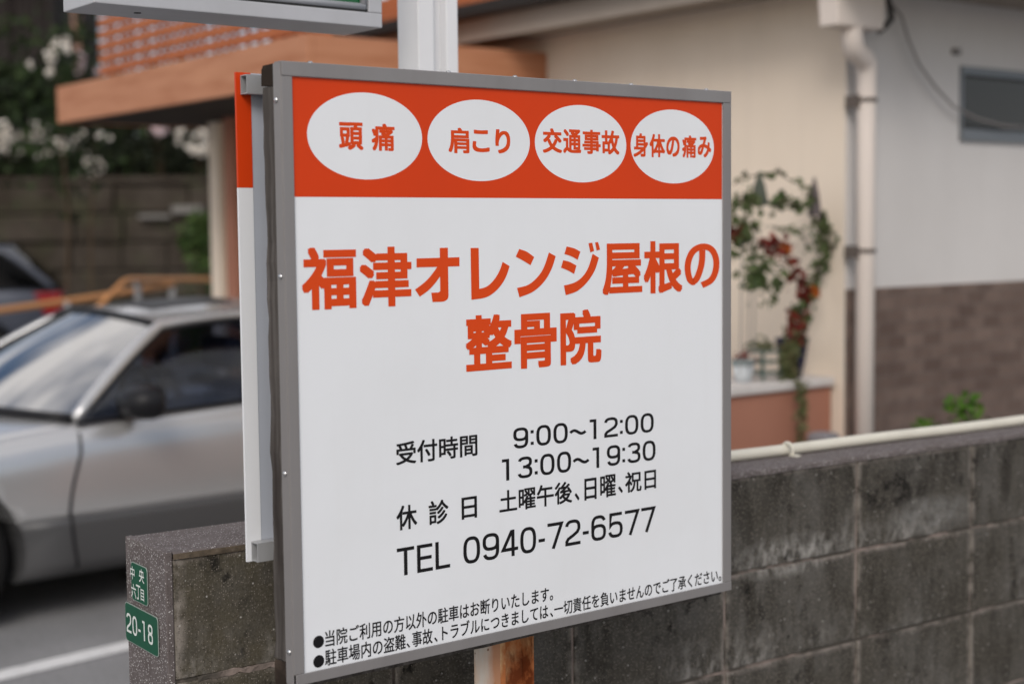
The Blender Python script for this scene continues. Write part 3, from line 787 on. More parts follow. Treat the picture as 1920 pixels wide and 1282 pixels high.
# eaves
OV = .30
b = MB().box(-OV, -OV+.03, -.5, 3.4, EZ, EZ+.115).box(-OV+.0302, 5, -.5, -.47, EZ, EZ+.115)
b.build('eave_fascia', eave_m, house)
MB().box(-OV+.031, -.001, -.469, 3.4, EZ+.02, EZ+.035).box(-.0008, 5, -.469, -.001, EZ+.02, EZ+.035).build('soffit', eave_m, house)
b = MB().box(-OV-.085, -OV-.002, -.58, 3.4, EZ+.105, EZ+.165).box(-OV-.085, 5, -.58, -.502, EZ+.104, EZ+.164)
b.build('gutter', gutter_m, house, bevel=.008)
# tiled roof over it
b = MB()
for k in range(14):
    s0, s1 = k*.22, (k+1)*.22+.03
    z0 = EZ+.16+k*.085; zt = EZ+.16+(k+1)*.085
    b.add([(-OV-.05+s0, -.55+s0*.9, z0+.03), (-OV-.05+s0, 4.4, z0+.03), (-OV-.05+s1, 4.4, zt+.012), (-OV-.05+s1, -.55+s1*.9, zt+.012)], [(0,1,2,3)])
    b.add([(-OV-.05+s0, -.55+s0*.9, z0), (-OV-.05+s0, 4.4, z0), (-OV-.05+s0, 4.4, z0+.03), (-OV-.05+s0, -.55+s0*.9, z0+.03)], [(0,1,2,3)])
    b.add([(-OV-.05+s0, -.55+s0*.9, z0+.03), (5, -.55+s0*.9, z0+.03), (5, -.55+s1*.9, zt+.012), (-OV-.05+s1, -.55+s1*.9, zt+.012)], [(0,1,2,3)])
b.build('tiled_roof', slat_or, house)
# downpipe with hopper
hx = HF.px(1601, 30, -.14).x
hb = MB()
h0, h1 = HF.px(1551, 30, -.14).x, HF.px(1652, 30, -.14).x
hz0 = HF.px(1600, 53, -.14).z; zt = hz0+.30
hb.add([(h0+.025, -.17, hz0), (h1-.02, -.17, hz0), (h1-.02, -.08, hz0), (h0+.025, -.08, hz0), (h0+.01, -.18, zt), (h1, -.18, zt), (h1, -.07, zt), (h0+.01, -.07, zt)],
       [(3,2,1,0),(4,5,6,7),(0,1,5,4),(1,2,6,5),(2,3,7,6),(3,0,4,7)])
dp = hb.build('downpipe', pipe_m, house, bevel=.008)
pr = .039
cxp = HF.px(1597, 60, -.13).x; cz = HF.px(1597, 60, -.13).z
p2 = HF.px(1624, 200, -.075); p3 = HF.px(1618, 800, -.075)
z_el = HF.px(1610, 98, -.10).z
pp_ = [(cxp, -.13, hz0+.02), (cxp, -.13, z_el+.055), (cxp+.010, -.126, z_el+.022), (cxp+.035, -.115, z_el), (p2.x-.03, -.085, z_el-.022), (p2.x-.006, -.077, z_el-.045), (p2.x, -.075, z_el-.09), (p2.x, -.075, z_el-.3), (p2.x, -.075, 0)]
MB().tube(pp_, [pr*.95, pr*1.08, pr*1.08, pr*1.08, pr*1.08, pr*1.08, pr, pr*.96, pr*.96], 20).build('pipe', pipe_m, dp, smooth=True)
for py in (188, 470):
    z = HF.px(1620, py, -.075).z
    b = MB().lathe([(pr*1.02, -.008), (pr*1.10, -.008), (pr*1.10, .008), (pr*1.02, .008)], (p2.x, -.075, z), 20)
    b.box(p2.x-.052, p2.x-.034, -.075, -.013, z-.03, z+.02)
    b.build('pipe_bracket', bracket_m, dp)
# cable
cp = [(1668, 6), (1690, 30), (1703, 75), (1722, 120), (1752, 162), (1788, 200), (1830, 222), (1880, 236), (1935, 240)]
MB().tube([HF.px(x, y, -.05) for x, y in cp], .0055, 8).build('cable', cable_m, house, smooth=True)
cp = [(1648, 60), (1660, 50), (1672, 35), (1668, 10), (1660, -10)]
MB().tube([HF.px(x, y, -.10) for x, y in cp], .012, 8).build('cable', dark_metal, house, smooth=True)
MB().box(HF.px(1784, 95, 0).x, HF.px(1795, 95, 0).x, -.02, -.0005, HF.px(1790, 104, 0).z, HF.px(1790, 92, 0).z).build('wall_clip', cable_m, house)
# canopy
ka = HF.loc(hit(577, 100, HF.w(0, YJ, 0), HF.V))          # its near corner, on the plane y = YJ
KX = ka.x; CZ1 = HF.px(1003, 98, YJ).z; CZ0 = CZ1-.21
YE = HF.pu(106, 180, KX).y
b = MB().box(KX, KX+.035, YJ-.0, YE, CZ0, CZ1)
b.build('canopy_fascia', wood_or, house, bevel=.004)
MB().box(KX+.0352, 0, YJ+.001, YJ+.035, CZ0, CZ1).build('canopy_fascia', wood_or, house, bevel=.004)
MB().box(KX+.0352, 0, YE-.035, YE-.001, CZ0, CZ1).build('canopy_fascia', wood_or, house, bevel=.004)
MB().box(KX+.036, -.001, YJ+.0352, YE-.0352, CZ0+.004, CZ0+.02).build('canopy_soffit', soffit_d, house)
MB().box(KX+.036, -.001, YJ+.0352, YE-.0352, CZ1-.03, CZ1-.012).build('canopy_roof', slat_or, house)
# posts under it
xq = KX+.12
def up(px0, px1, py, x_, d_, name, m):
    y_ = HF.pu((px0+px1)/2, py, x_).y
    wd = abs(HF.pu(px0, py, x_).y-HF.pu(px1, py, x_).y)
    o = MB().box(x_, x_+.10, y_-wd*.36, y_+wd*.36, 0, CZ0+.003).build(name, m, house, bevel=.006); return o
yq = HF.px(418, 300, 4.25).x
MB().box(yq-.06, yq+.06, 4.20, 4.32, .0, CZ0+.003).build('cream_post', cream_wall, house, bevel=.006)
tq = HF.px(447, 400, 3.86).x
MB().box(tq-.055, tq+.055, 3.81, 3.92, .0, CZ0+.003).build('terracotta_post', terra, house, bevel=.006)
# openwork screen standing on the canopy
sx = KX+.16
sy0, sy1 = YJ+.1, HF.pu(184, 60, sx).y
b = MB(); z = CZ1-.012; 
while z < CZ1+.75:
    b.box(sx, sx+.022, sy0, sy1, z, z+.047); z += .068
b.build('screen_slats', slat_or, house)
b = MB(); y = sy0+.03; R = random.Random(5)
while y < sy1-.02:
    b.tube([(sx+.035, y, CZ1-.011), (sx+.035, y, CZ1+.76)], .0115, 8); y += R.choice((.075, .085, .12))
b.build('screen_uprights', slat_or, house)
# ---- planter ledge
pe = HF.pu(1560, 712, -.005)
LF = Frame(HF.w(0, pe.y, 0), TH)
LZ = LF.px(1558, 706, 0).z
pw = thing('planter_wall', LF, 'low terracotta wall with white coping against the cream house wall', 'planter wall')
MB().box(-1.6, -.012, 0, .30, 0, LZ-.034).build('wall', terra, pw)
MB().box(-1.62, -.004, -.018, .318, LZ-.034, LZ).build('coping', coping_m, pw, bevel=.005)
def onledge(px_, py_, v=.14): return LF.px(px_, py_, v)
def potframe(px_, py_, v=.14):
    p = onledge(px_, py_, v); return Frame(LF.w(p.x, v, LZ), TH)
f = potframe(1393, 700, .10)
t = thing('flower_pot', f, 'white glazed pot with blue green rim on the coping beside a wire stand', 'flower pot')
MB().lathe([(.030, 0), (.038, .04), (.041, .075), (.036, .075), (.03, .03)], (0,0,0), 24).build('pot', white_cer, t, smooth=True)
MB().lathe([(.042, .066), (.046, .068), (.046, .088), (.040, .088), (.038, .07)], (0,0,0), 24).build('rim', mat('pot_rim', (.20,.245,.24), .4), t, smooth=True)
b = MB(); R = random.Random(21)
for i in range(40): b.leaf((R.gauss(0, .02), R.gauss(0, .02), .09+abs(R.gauss(0, .012))), .022, R)
b.build('plant', leaf_red, t)
f = potframe(1430, 700, .10)
t = thing('wire_stand', f, 'small dark green wire stand on the coping between white and navy pots', 'plant stand')
b = MB()
for x in (-.05, .05):
    for y in (-.05, .05): b.tube([(x, y, 0), (x*.9, y*.9, .12)], .005, 6)
for z in (.03, .075, .115):
    b.tube([(-.05,-.05,z), (.05,-.05,z), (.05,.05,z), (-.05,.05,z), (-.05,-.05,z)], .0055, 6)
b.build('frame', green_wire, t)
b = MB()
for i in range(60): b.leaf((R.gauss(0, .035), R.gauss(0, .035), .125+abs(R.gauss(0, .015))), .028, R)
b.build('plant', leaf_trail, t)
f = potframe(1485, 700, .08)
t = thing('navy_pot', f, 'tall tapered navy glazed pot with red climber and trailing plant on the coping', 'flower pot')
MB().lathe([(.038, 0), (.052, .06), (.068, .155), (.072, .160), (.064, .160), (.05, .08)], (0,0,0), 26).build('pot', navy, t, smooth=True)
b = MB()
for i in range(330):                    # trailing growth over the front
    s_ = R.random(); x = -.095+R.gauss(0, .020)*(1-.35*s_); z = .16-.62*s_
    b.leaf((x, -.065-R.random()*.03-(.05 if z < .0 else 0), z), R.uniform(.02, .045), R, .4)
for i in range(120): b.leaf((-.085+R.gauss(0, .022), -.06+R.gauss(0, .02), .08+R.gauss(0, .05)), .035, R)
b.build('trailing_plant', leaf_trail, t)
b = MB().tube([(0, 0, .12), (.005, 0, .2), (.012, .01, .30)], [.007, .006, .004], 8); b.build('stem', stem_m, t)
# ---- climber on wires
v_c = .012
def cl(x, y, v=v_c): return LF.px(x, y, v)
tp = thing('climbing_plant', Frame(LF.w(cl(1470, 700).x, v_c, LZ), TH), 'climber with green and red leaves trained on wires in front of the cream wall', 'climbing plant')
CF = Frame(LF.w(cl(1470, 700).x, v_c, LZ), TH)
def cw(x, y, v=0.0): return CF.px(x, y, v)
b = MB()
for x in (1388, 1402, 1413): b.tube([cw(x, 700), cw(x+2, 560), cw(x+3, 420)], .003, 6)
b.build('wires', cable_m, tp)
def spire(px_, y0, y1, hw):
    a_, c_ = cw(px_, y1), cw(px_, y0); wd = abs(cw(px_+hw, y1).x-a_.x)
    bb_ = MB().tube([a_, a_.lerp(c_, .6), c_], [wd, wd*.6, .003], 10); return bb_
b = spire(1527, 332, 405, 9); b.build('spire', mat('spire_grey', (.12,.10,.10), .8), tp)
b = spire(1424, 322, 385, 12); b.build('spire', mat('spire_green', (.085,.095,.075), .8), tp)
def strand(pts, m, n, spread, size, name, stemr=.004, asp=.75):
    P = [cw(*p) for p in pts]; R_ = random.Random(len(pts)*17+n)
    b = MB()
    seglen = [(P[i+1]-P[i]).length for i in range(len(P)-1)]; tot = sum(seglen)
    for _ in range(n):
        s_ = R_.random()*tot; i = 0
        while i < len(seglen)-1 and s_ > seglen[i]: s_ -= seglen[i]; i += 1
        p = P[i].lerp(P[i+1], min(1, s_/max(1e-6, seglen[i])))
        b.leaf(p+Vector((R_.gauss(0, spread), R_.gauss(0, .016), R_.gauss(0, spread))), size*R_.uniform(.6, 1.25), R_, asp)
    b.build(name, m, tp)
    if stemr: MB().tube(P, stemr, 6).build('stem', stem_m, tp)
strand([(1365,385),(1395,378),(1430,372),(1450,388),(1470,375),(1500,388),(1520,378),(1535,400),(1540,440),(1545,480),(1532,500),(1520,540),(1505,580),(1498,640)], leaf_green, 270, .018, .040, 'green_leaves')
strand([(1372,430),(1400,430),(1412,400),(1408,440),(1385,480),(1405,485),(1435,495),(1400,515),(1440,520),(1400,535),(1462,512),(1440,560)], leaf_green, 230, .028, .042, 'green_leaves', 0)
strand([(1375,345),(1400,332),(1455,322),(1485,340),(1512,350),(1520,365)], leaf_green, 26, .010, .032, 'green_leaves', .0025)
strand([(1535,395),(1550,430),(1556,465),(1545,500),(1530,530),(1515,565)], leaf_green, 85, .014, .038, 'green_leaves')
strand([(1445,425),(1475,432),(1500,432),(1510,455),(1520,470)], leaf_green, 34, .008, .03, 'green_leaves', .0025)
strand([(1368,435),(1373,450),(1378,440)], leaf_red, 14, .016, .06, 'red_leaves', 0, .9)
strand([(1425,455),(1440,460),(1455,460),(1470,470),(1480,495),(1490,520),(1505,535)], leaf_red, 90, .020, .045, 'red_leaves')
strand([(1492,540),(1500,555),(1512,545),(1500,600),(1495,640),(1485,590)], leaf_red, 80, .018, .042, 'red_leaves', .003)
strand([(1462,465),(1470,468)], leaf_orange, 9, .006, .05, 'orange_leaves', 0, .9)
strand([(1510,548),(1530,552)], leaf_orange, 12, .008, .055, 'orange_leaves', 0, .9)
# ---- plants and stone at the foot of the house
def bush(fr, name, label, cat, n, rx, ry, h, size, m, seed, group=None, clumps=9, stem=True, zlo=.25):
    t = thing(name, fr, label, cat, group); R_ = random.Random(seed); b = MB()
    cs = [(R_.uniform(-.8, .8)*rx, R_.uniform(-.8, .8)*ry, h*R_.uniform(zlo, .95), R_.uniform(.22, .42)) for _ in range(clumps)]
    for i in range(n):
        c_ = R_.choice(cs); k = min(rx, h)*c_[3]
        b.leaf((c_[0]+R_.gauss(0, k*.6), c_[1]+R_.gauss(0, k*.6), max(.02, c_[2]+R_.gauss(0, k*.6))), size*R_.uniform(.6, 1.3), R_, .6)
    b.build('foliage', m, t)
    if stem:
        b = MB()
        for c_ in cs[:6]: b.tube([(c_[0]*.1, c_[1]*.1, 0), (c_[0]*.5, c_[1]*.5, c_[2]*.5), c_[:3]], [max(.006, h*.012), max(.005, h*.009), .004], 6)
        b.build('stem', stem_m, t)
    return t, cs
p = HF.px(1796, 780, -.55); f = Frame(HF.w(p.x, -.55, 0), TH)
bush(f, 'leafy_shrub', 'bright green leafy shrub in front of the brown tile skirting', 'shrub', 700, .17, .14, .965, .04, leaf_bright, 31, clumps=12, zlo=.55)
p = LF.px(1478, 815, -.25); f = Frame(LF.w(p.x, -.25, 0), TH)
bush(f, 'garden_weed', 'yellow green weed poking up behind the conduit before the terracotta wall', 'plant', 220, .10, .08, .63, .045, leaf_bright, 32, clumps=7, zlo=.7)
p = LF.px(1536, 812, -.18)
t = thing('garden_stone', Frame(LF.w(p.x, -.18, 0), TH), 'grey stone block standing at the foot of the terracotta wall', 'stone')
MB().box(-.02, .07, -.05, .05, 0, LF.px(1536, 811, -.18).z).build('stone', stone_grey, t, bevel=.02)

# ================================================================== cars
def loft(b, st, prof):
    """st: stations (x, {name: value}); prof(s) gives half outline (y outward, z) from underside centre to top centre"""
    rings = []
    for s_ in st:
        h = prof(s_); full = [(y, z) for y, z in h] + [(-y, z) for y, z in h[::-1][1:-1]]
        rings.append([(s_['x'], y, z) for y, z in full])
    k = len(rings[0]); vs = [p for r_ in rings for p in r_]
    fs = [(i*k+j, i*k+(j+1) % k, i*k+k+(j+1) % k, i*k+k+j) for i in range(len(rings)-1) for j in range(k)]
    fs += [tuple(range(k))[::-1], tuple(range((len(rings)-1)*k, len(rings)*k))]
    return b.add(vs, fs)
def lerp_tab(tab, x):
    if x <= tab[0][0]: return tab[0][1]
    for (a_, va), (c_, vc) in zip(tab, tab[1:]):
        if x <= c_: return va+(vc-va)*(x-a_)/(c_-a_)
    return tab[-1][1]
def cut_arches(o, axles, r, hw):
    dg_objs = []
    b = MB()
    for x, z in axles:
        for s_ in (-1, 1):
            b.lathe([(r, s_*(hw+.3)), (r, s_*(hw-.24))], (x, 0, z), 32, 'y')
    c_ = b.build('cutter', well_black)
    dg = bpy.context.evaluated_depsgraph_get(); dg.update()
    me = bpy.data.meshes.new_from_object(o.evaluated_get(dg)); o.modifiers.clear(); o.data = me
    c_.parent = o.parent; best = None
    for solver in ('EXACT', 'FAST'):
        md = o.modifiers.new('arch', 'BOOLEAN'); md.operation = 'DIFFERENCE'; md.object = c_; md.solver = solver
        dg = bpy.context.evaluated_depsgraph_get(); dg.update()
        me2 = bpy.data.meshes.new_from_object(o.evaluated_get(dg)); o.modifiers.clear()
        if len(me2.polygons) != len(me.polygons) and len(me2.polygons) > 50: best = me2; break
    if best: o.data = best
    bpy.data.objects.remove(c_)
def quadstrip(rows):
    b = MB(); k = len(rows[0]); vs = [p for r_ in rows for p in r_]
    return b.add(vs, [(i*k+j, i*k+j+1, i*k+k+j+1, i*k+k+j) for i in range(len(rows)-1) for j in range(k-1)])
def bez(a_, m_, c_, n):
    a_, m_, c_ = Vector(a_), Vector(m_), Vector(c_)
    return [a_*(1-t)**2+m_*2*t*(1-t)+c_*t*t for t in [i/n for i in range(n+1)]]
def wheel(t, x, y, r, side):
    w_ = .20; s_ = side
    ty = MB().lathe([(r*.66, 0), (r*.9, -s_*.005), (r, s_*.03), (r, s_*(w_-.03)), (r*.9, s_*w_), (r*.66, s_*w_)], (0,0,0), 36, 'y').build('wheel', rubber, t, smooth=True)
    ty.location = (x, y, r)
    b = MB().lathe([(r*.665, s_*.004), (r*.665, -s_*.008), (r*.60, -s_*.002), (r*.30, -s_*.0015), (.05, -s_*.006), (.001, -s_*.008)], (0,0,0), 36, 'y')
    b.build('rim', rim_dark, ty, smooth=True)
    b = MB()
    for k in range(6):
        a_ = 2*pi*k/6; p_ = [(cos(a_+d_)*rr_, -s_*.003, sin(a_+d_)*rr_) for rr_, d_ in ((.06, -.35), (r*.58, -.14), (r*.58, .14), (.06, .35))]
        b.prism(p_, (0, -s_*.014, 0))
    b.build('spokes', rim_m, ty)

def make_car(fr, name, label, cfg):
    t = thing(name, fr, label, 'car')
    zt, belt, wm = cfg['top'], cfg['belt'], cfg['mid']
    def prof(s_):
        x = s_['x']; zb_ = lerp_tab(belt, x); zc = lerp_tab(zt, x); m_ = lerp_tab(wm, x); zs = cfg['split']
        return [(0, zs-.05), (m_*.97, zs-.05), (m_*.997, zs+.01), (m_*1.005, zs+(zb_-zs)*.5), (m_*.985, zb_-.08), (m_*.95, zb_-.015), (m_*.88, zb_+.012), (m_*.45, (zb_+zc)/2+.012), (0, zc)]
    xs = cfg['xs']
    body = loft(MB(), [{'x': x} for x in xs], prof).build('body', cfg['paint'], t, smooth=True)
    md = body.modifiers.new('s', 'SUBSURF'); md.levels = md.render_levels = 2
    cut_arches(body, [(a_, cfg['r']) for a_ in cfg['axles']], cfg['r']*1.17, cfg['half'])
    def prof2(s_):
        m_ = lerp_tab(wm, s_['x'])
        return [(0, .17), (m_*.93, .17), (m_*.985, .20), (m_*1.0, .24), (m_*1.008, cfg['split']-.03), (m_*1.004, cfg['split']-.002), (m_*.90, cfg['split']), (0, cfg['split'])]
    sk = loft(MB(), [{'x': x} for x in xs], prof2).build('side_skirt', cfg['skirt'], t, smooth=True)
    cut_arches(sk, [(a_, cfg['r']) for a_ in cfg['axles']], cfg['r']*1.17, cfg['half'])
    from mathutils.bvhtree import BVHTree
    trees = [BVHTree.FromPolygons([v.co for v in o_.data.vertices], [tuple(p_.vertices) for p_ in o_.data.polygons]) for o_ in (body, sk)]
    for a_ in cfg['axles']:
        MB().box(a_-.35, a_+.35, -cfg['half']+.24, cfg['half']-.24, .18, cfg['r']*2.1).build('axle_box', well_black, t)
        for s_ in (-1, 1): wheel(t, a_, s_*(cfg['half']-.02), cfg['r'], -s_)
    # greenhouse (left side is y = +)
    A, RF, RR, B_ = (Vector(v) for v in (cfg['A'], cfg['RF'], cfg['RR'], cfg['B']))
    WC, RFC, RRC, BC = (Vector((v[0], 0, v[1])) for v in (cfg['WC'], cfg['RFC'], cfg['RRC'], cfg['BC']))
    mir = lambda v: Vector((v.x, -v.y, v.z))
    def crossrow(e, c_, n=12):          # arc from left edge through centre to right edge
        m_ = c_*2-(e+mir(e))/2
        return bez(e, m_, mir(e), n)
    rail_pts = bez(RF, (RF+RR)/2+Vector((0, .015, cfg['railup'])), RR, 10)
    cen = bez(RFC, (RFC+RRC)/2+Vector((0, 0, cfg['railup'])), RRC, 10)
    roof = quadstrip([crossrow(e, c_) for e, c_ in zip(rail_pts, cen)])
    roof.build('roof', cfg['paint'], t, smooth=True)
    if cfg.get('sunroof'):
        rows = []
        for i in range(2, 8):
            r_ = crossrow(rail_pts[i], cen[i]); rows.append([p+Vector((0, 0, .004)) for p in r_[3:10]])
        quadstrip(rows).build('sunroof', trim_black, t, smooth=True)
    n = 8
    f_edge = [A.lerp(RF, i/n)+Vector((0, 0, cfg['bow']*sin(pi*i/n))) for i in range(n+1)]
    f_cen = [WC.lerp(RFC, i/n)+Vector((0, 0, cfg['bow']*sin(pi*i/n))) for i in range(n+1)]
    inset = [crossrow(e, c_) for e, c_ in zip(f_edge, f_cen)]
    quadstrip(inset).build('windscreen', cfg['gw'], t, smooth=True)
    def edge_band(rows_pts, wd, name, m, up_=.003):
        quadstrip([[p+Vector((0, 0, up_)) for p in r_] for r_ in rows_pts]).build(name, m, t, smooth=True)
    r_edge = [RR.lerp(B_, i/n)+Vector((0, 0, .02*sin(pi*i/n))) for i in range(n+1)]
    r_cen = [RRC.lerp(BC, i/n)+Vector((0, 0, .02*sin(pi*i/n))) for i in range(n+1)]
    quadstrip([crossrow(e, c_) for e, c_ in zip(r_edge, r_cen)]).build('rear_window', cfg['gs'], t, smooth=True)
    MB().tube([p+Vector((0, 0, .006)) for p in inset[-1]], .013, 8).build('windscreen_seal', trim_black, t, smooth=True)
    MB().tube([p+Vector((-.01, 0, .004)) for p in inset[0]], .020, 8).build('windscreen_seal', trim_black, t, smooth=True)
    for s_ in (1, -1):
        fx = (lambda v: v) if s_ == 1 else mir
        lf = [fx(p) for p in f_edge]
        tops = [fx(p) for p in rail_pts]; rears = [fx(p) for p in r_edge]
        MB().tube(lf[:-1]+tops+rears[1:], [cfg['pw']*.8]*1+[cfg['pw']]*(len(lf)-2)+[cfg['pw']*.9]*len(tops)+[cfg['pw']*1.1]*(len(rears)-1), 12, flat=.8).build('roof_rail', cfg['paint'], t, smooth=True)
        inn = [p+Vector((.018, -s_*.006, -.018)) for p in lf]
        # side glass between the belt and the rail
        rows = []
        rail_all = lf+tops[1:]+rears[1:]
        for p in rail_all:
            xb = p.x; yb = lerp_tab(wm, xb)*.93; zb_ = lerp_tab(belt, xb)-.01
            rows.append([Vector((xb, s_*yb, zb_)).lerp(p, k/4)+Vector((0, s_*.018*sin(pi*k/4), 0)) for k in range(5)])
        quadstrip(rows).build('side_window', cfg['gs'], t, smooth=True)
        MB().tube([p+Vector((.012, s_*.014, -.020)) for p in lf[1:-1]]+[p+Vector((0, s_*.016, -.026)) for p in tops], .013, 8).build('window_seal', trim_black, t, smooth=True)
        MB().tube([r_[0]+Vector((0, s_*.012, .008)) for r_ in rows], .010, 8).build('window_seal', trim_black, t, smooth=True)
        for xb in cfg['bpillars']:
            k = min(range(len(rows)), key=lambda i: abs(rows[i][0].x-xb)); r_ = rows[k]
            MB().tube([p+Vector((0, s_*.004, 0)) for p in r_], .030, 8, flat=.4).build('pillar', trim_black, t, smooth=True)
        # mirror
        mx_, mz_ = cfg['mirror']; my = lerp_tab(wm, mx_)*.95
        mb = MB()
        prof_ = [(-.085, .012), (-.07, .055), (-.02, .078), (.03, .085), (.055, .080), (.058, .05)]
        vs = []; sg = 14
        for (dx, rr_) in prof_:
            for k in range(sg):
                a_ = 2*pi*k/sg; c_, q_ = cos(a_), sin(a_)
                vs.append((mx_+dx, s_*(my+.12)+rr_*1.45*math.copysign(abs(c_)**.75, c_), mz_+rr_*.86*math.copysign(abs(q_)**.75, q_)))
        mb.add(vs, [(i*sg+k, i*sg+(k+1) % sg, (i+1)*sg+(k+1) % sg, (i+1)*sg+k) for i in range(len(prof_)-1) for k in range(sg)]+[tuple(range(sg)), tuple(range(len(vs)-sg, len(vs)))])
        mb.tube([(mx_, s_*(my-.03), mz_-.05), (mx_, s_*(my+.07), mz_-.035)], .03, 8)
        mb.build('side_mirror', cfg['mirror_m'], t, smooth=True)
        # door shut lines, laid on the panels
        for xd in cfg['doors']:
            pts = []
            for i in range(15):
                z = .21+(lerp_tab(belt, xd)-.035-.21)*i/14
                x_ = xd+.045*(1-sin(pi*min(1, i/12)))*(.6 if i < 7 else 1)+.02*(i/14)**3
                best = None
                for tr in trees:
                    h_ = tr.ray_cast(Vector((x_, s_*2.0, z)), Vector((0, -s_, 0)))
                    if h_[0] is not None and (best is None or abs(h_[0].y) > abs(best.y)): best = h_[0]
                if best is not None: pts.append(best)
            if len(pts) > 2: MB().tube(pts, .007, 6).build('door_gap', trim_black, t)
    # wiper, dashboard, seats, lamps
    wp_ = [inset[0][k]+Vector((.02+.05*k/12, 0, .022)) for k in range(2, 9)]
    MB().tube(wp_, .012, 6).build('wiper', trim_black, t)
    cx_ = (A.x+RF.x)/2
    hw = cfg['half']
    MB().box(A.x+.02, A.x+.42, -hw*.80, hw*.80, .45, lerp_tab(belt, A.x)-.03).build('dashboard', trim_black, t, bevel=.03)
    MB().box(A.x, B_.x-.1, -hw*.85, hw*.85, .36, .44).build('cabin_floor', trim_black, t)
    for sy in (hw*.42, -hw*.42):
        for sx_ in cfg['seats']:
            zc_ = cfg['seat_z']
            st_ = MB().box(sx_-.45, sx_+.05, sy-.24, sy+.24, zc_-.1, zc_+.08).build('seat', seat_m, t, bevel=.05)
            MB().prism([(sx_+.0, sy-.23, zc_), (sx_+.14, sy-.23, zc_), (sx_+.28, sy-.23, zc_+.46), (sx_+.18, sy-.23, zc_+.46)], (0, .46, 0)).build('backrest', seat_m, st_, bevel=.035)
            MB().box(sx_+.20, sx_+.29, sy-.13, sy+.13, zc_+.50, zc_+.65).build('headrest', seat_m, st_, bevel=.035)
            MB().tube([(sx_+.24, sy-.06, zc_+.44), (sx_+.245, sy-.06, zc_+.53)], .008, 8).tube([(sx_+.24, sy+.06, zc_+.44), (sx_+.245, sy+.06, zc_+.53)], .008, 8).build('headrest_rods', chrome, st_)
    MB().tube([(A.x+.5+.06*cos(a_)*.3, -hw*.42+.18*cos(a_), lerp_tab(belt, A.x)+.0+.17*sin(a_)) for a_ in [2*pi*i/20 for i in range(21)]], .013, 8).build('steering_wheel', trim_black, t, smooth=True)
    for s_ in (1, -1):
        x0_, x1_, y0_, y1_, z0_, z1_ = cfg['tail']
        MB().box(x0_, x1_, min(s_*y0_, s_*y1_), max(s_*y0_, s_*y1_), z0_, z1_).build('tail_lamp', lamp_red, t, bevel=.03)
        x0_, x1_, y0_, y1_, z0_, z1_ = cfg['head']
        MB().box(x0_, x1_, min(s_*y0_, s_*y1_), max(s_*y0_, s_*y1_), z0_, z1_).build('headlight', lamp_clear, t, bevel=.02)
    return t

# local x runs from nose to tail, y = + is the side towards the camera
ca = math.atan2(.669, .743)
cen = dep(200, 1075, 6.08); cen.z = 0
CX = Vector((cos(ca), sin(ca), 0)); CY = Vector((-sin(ca), cos(ca), 0))
# the visible side is at -CY, so build mirrored: rotate frame so that +y faces the camera
class CarFrame(Frame): pass
cf = Frame(cen+CY*.85, ca)
coupe = dict(
    xs=[-1.55, -1.50, -1.36, -1.1, -.85, -.5, -.15, .2, .6, 1.0, 1.4, 1.8, 2.08, 2.2, 2.25],
    top=[(-1.55, .50), (-1.36, .62), (-.85, .74), (-.40, .81), (0, .84), (1.8, .88), (2.08, .86), (2.25, .72)],
    belt=[(-1.55, .46), (-1.36, .58), (-.85, .715), (-.35, .765), (-.08, .79), (.65, .815), (1.4, .845), (1.9, .84), (2.25, .66)],
    mid=[(-1.55, .58), (-1.45, .71), (-1.2, .79), (-.75, .845), (0, .855), (1.4, .855), (1.9, .80), (2.25, .64)],
    split=.415, half=.85, r=.29, axles=[-.68, 1.56], paint=silver, skirt=skirt_m, gw=glass_screen, gs=glass_side,
    A=(-.085, .775, .80), RF=(.45, .51, 1.145), RR=(1.22, .49, 1.165), B=(1.88, .60, .87),
    WC=(-.33, .83), RFC=(.36, 1.195), RRC=(1.28, 1.225), BC=(2.0, .89), railup=.045, bow=.018, pw=.028,
    bpillars=[1.12], doors=[-.15, 1.08], mirror=(.13, .865), mirror_m=trim_black, sunroof=True,
    seats=[.62, 1.30], seat_z=.42, tail=(2.10, 2.235, .30, .56, .58, .72), head=(-1.49, -1.40, .28, .52, .44, .50))
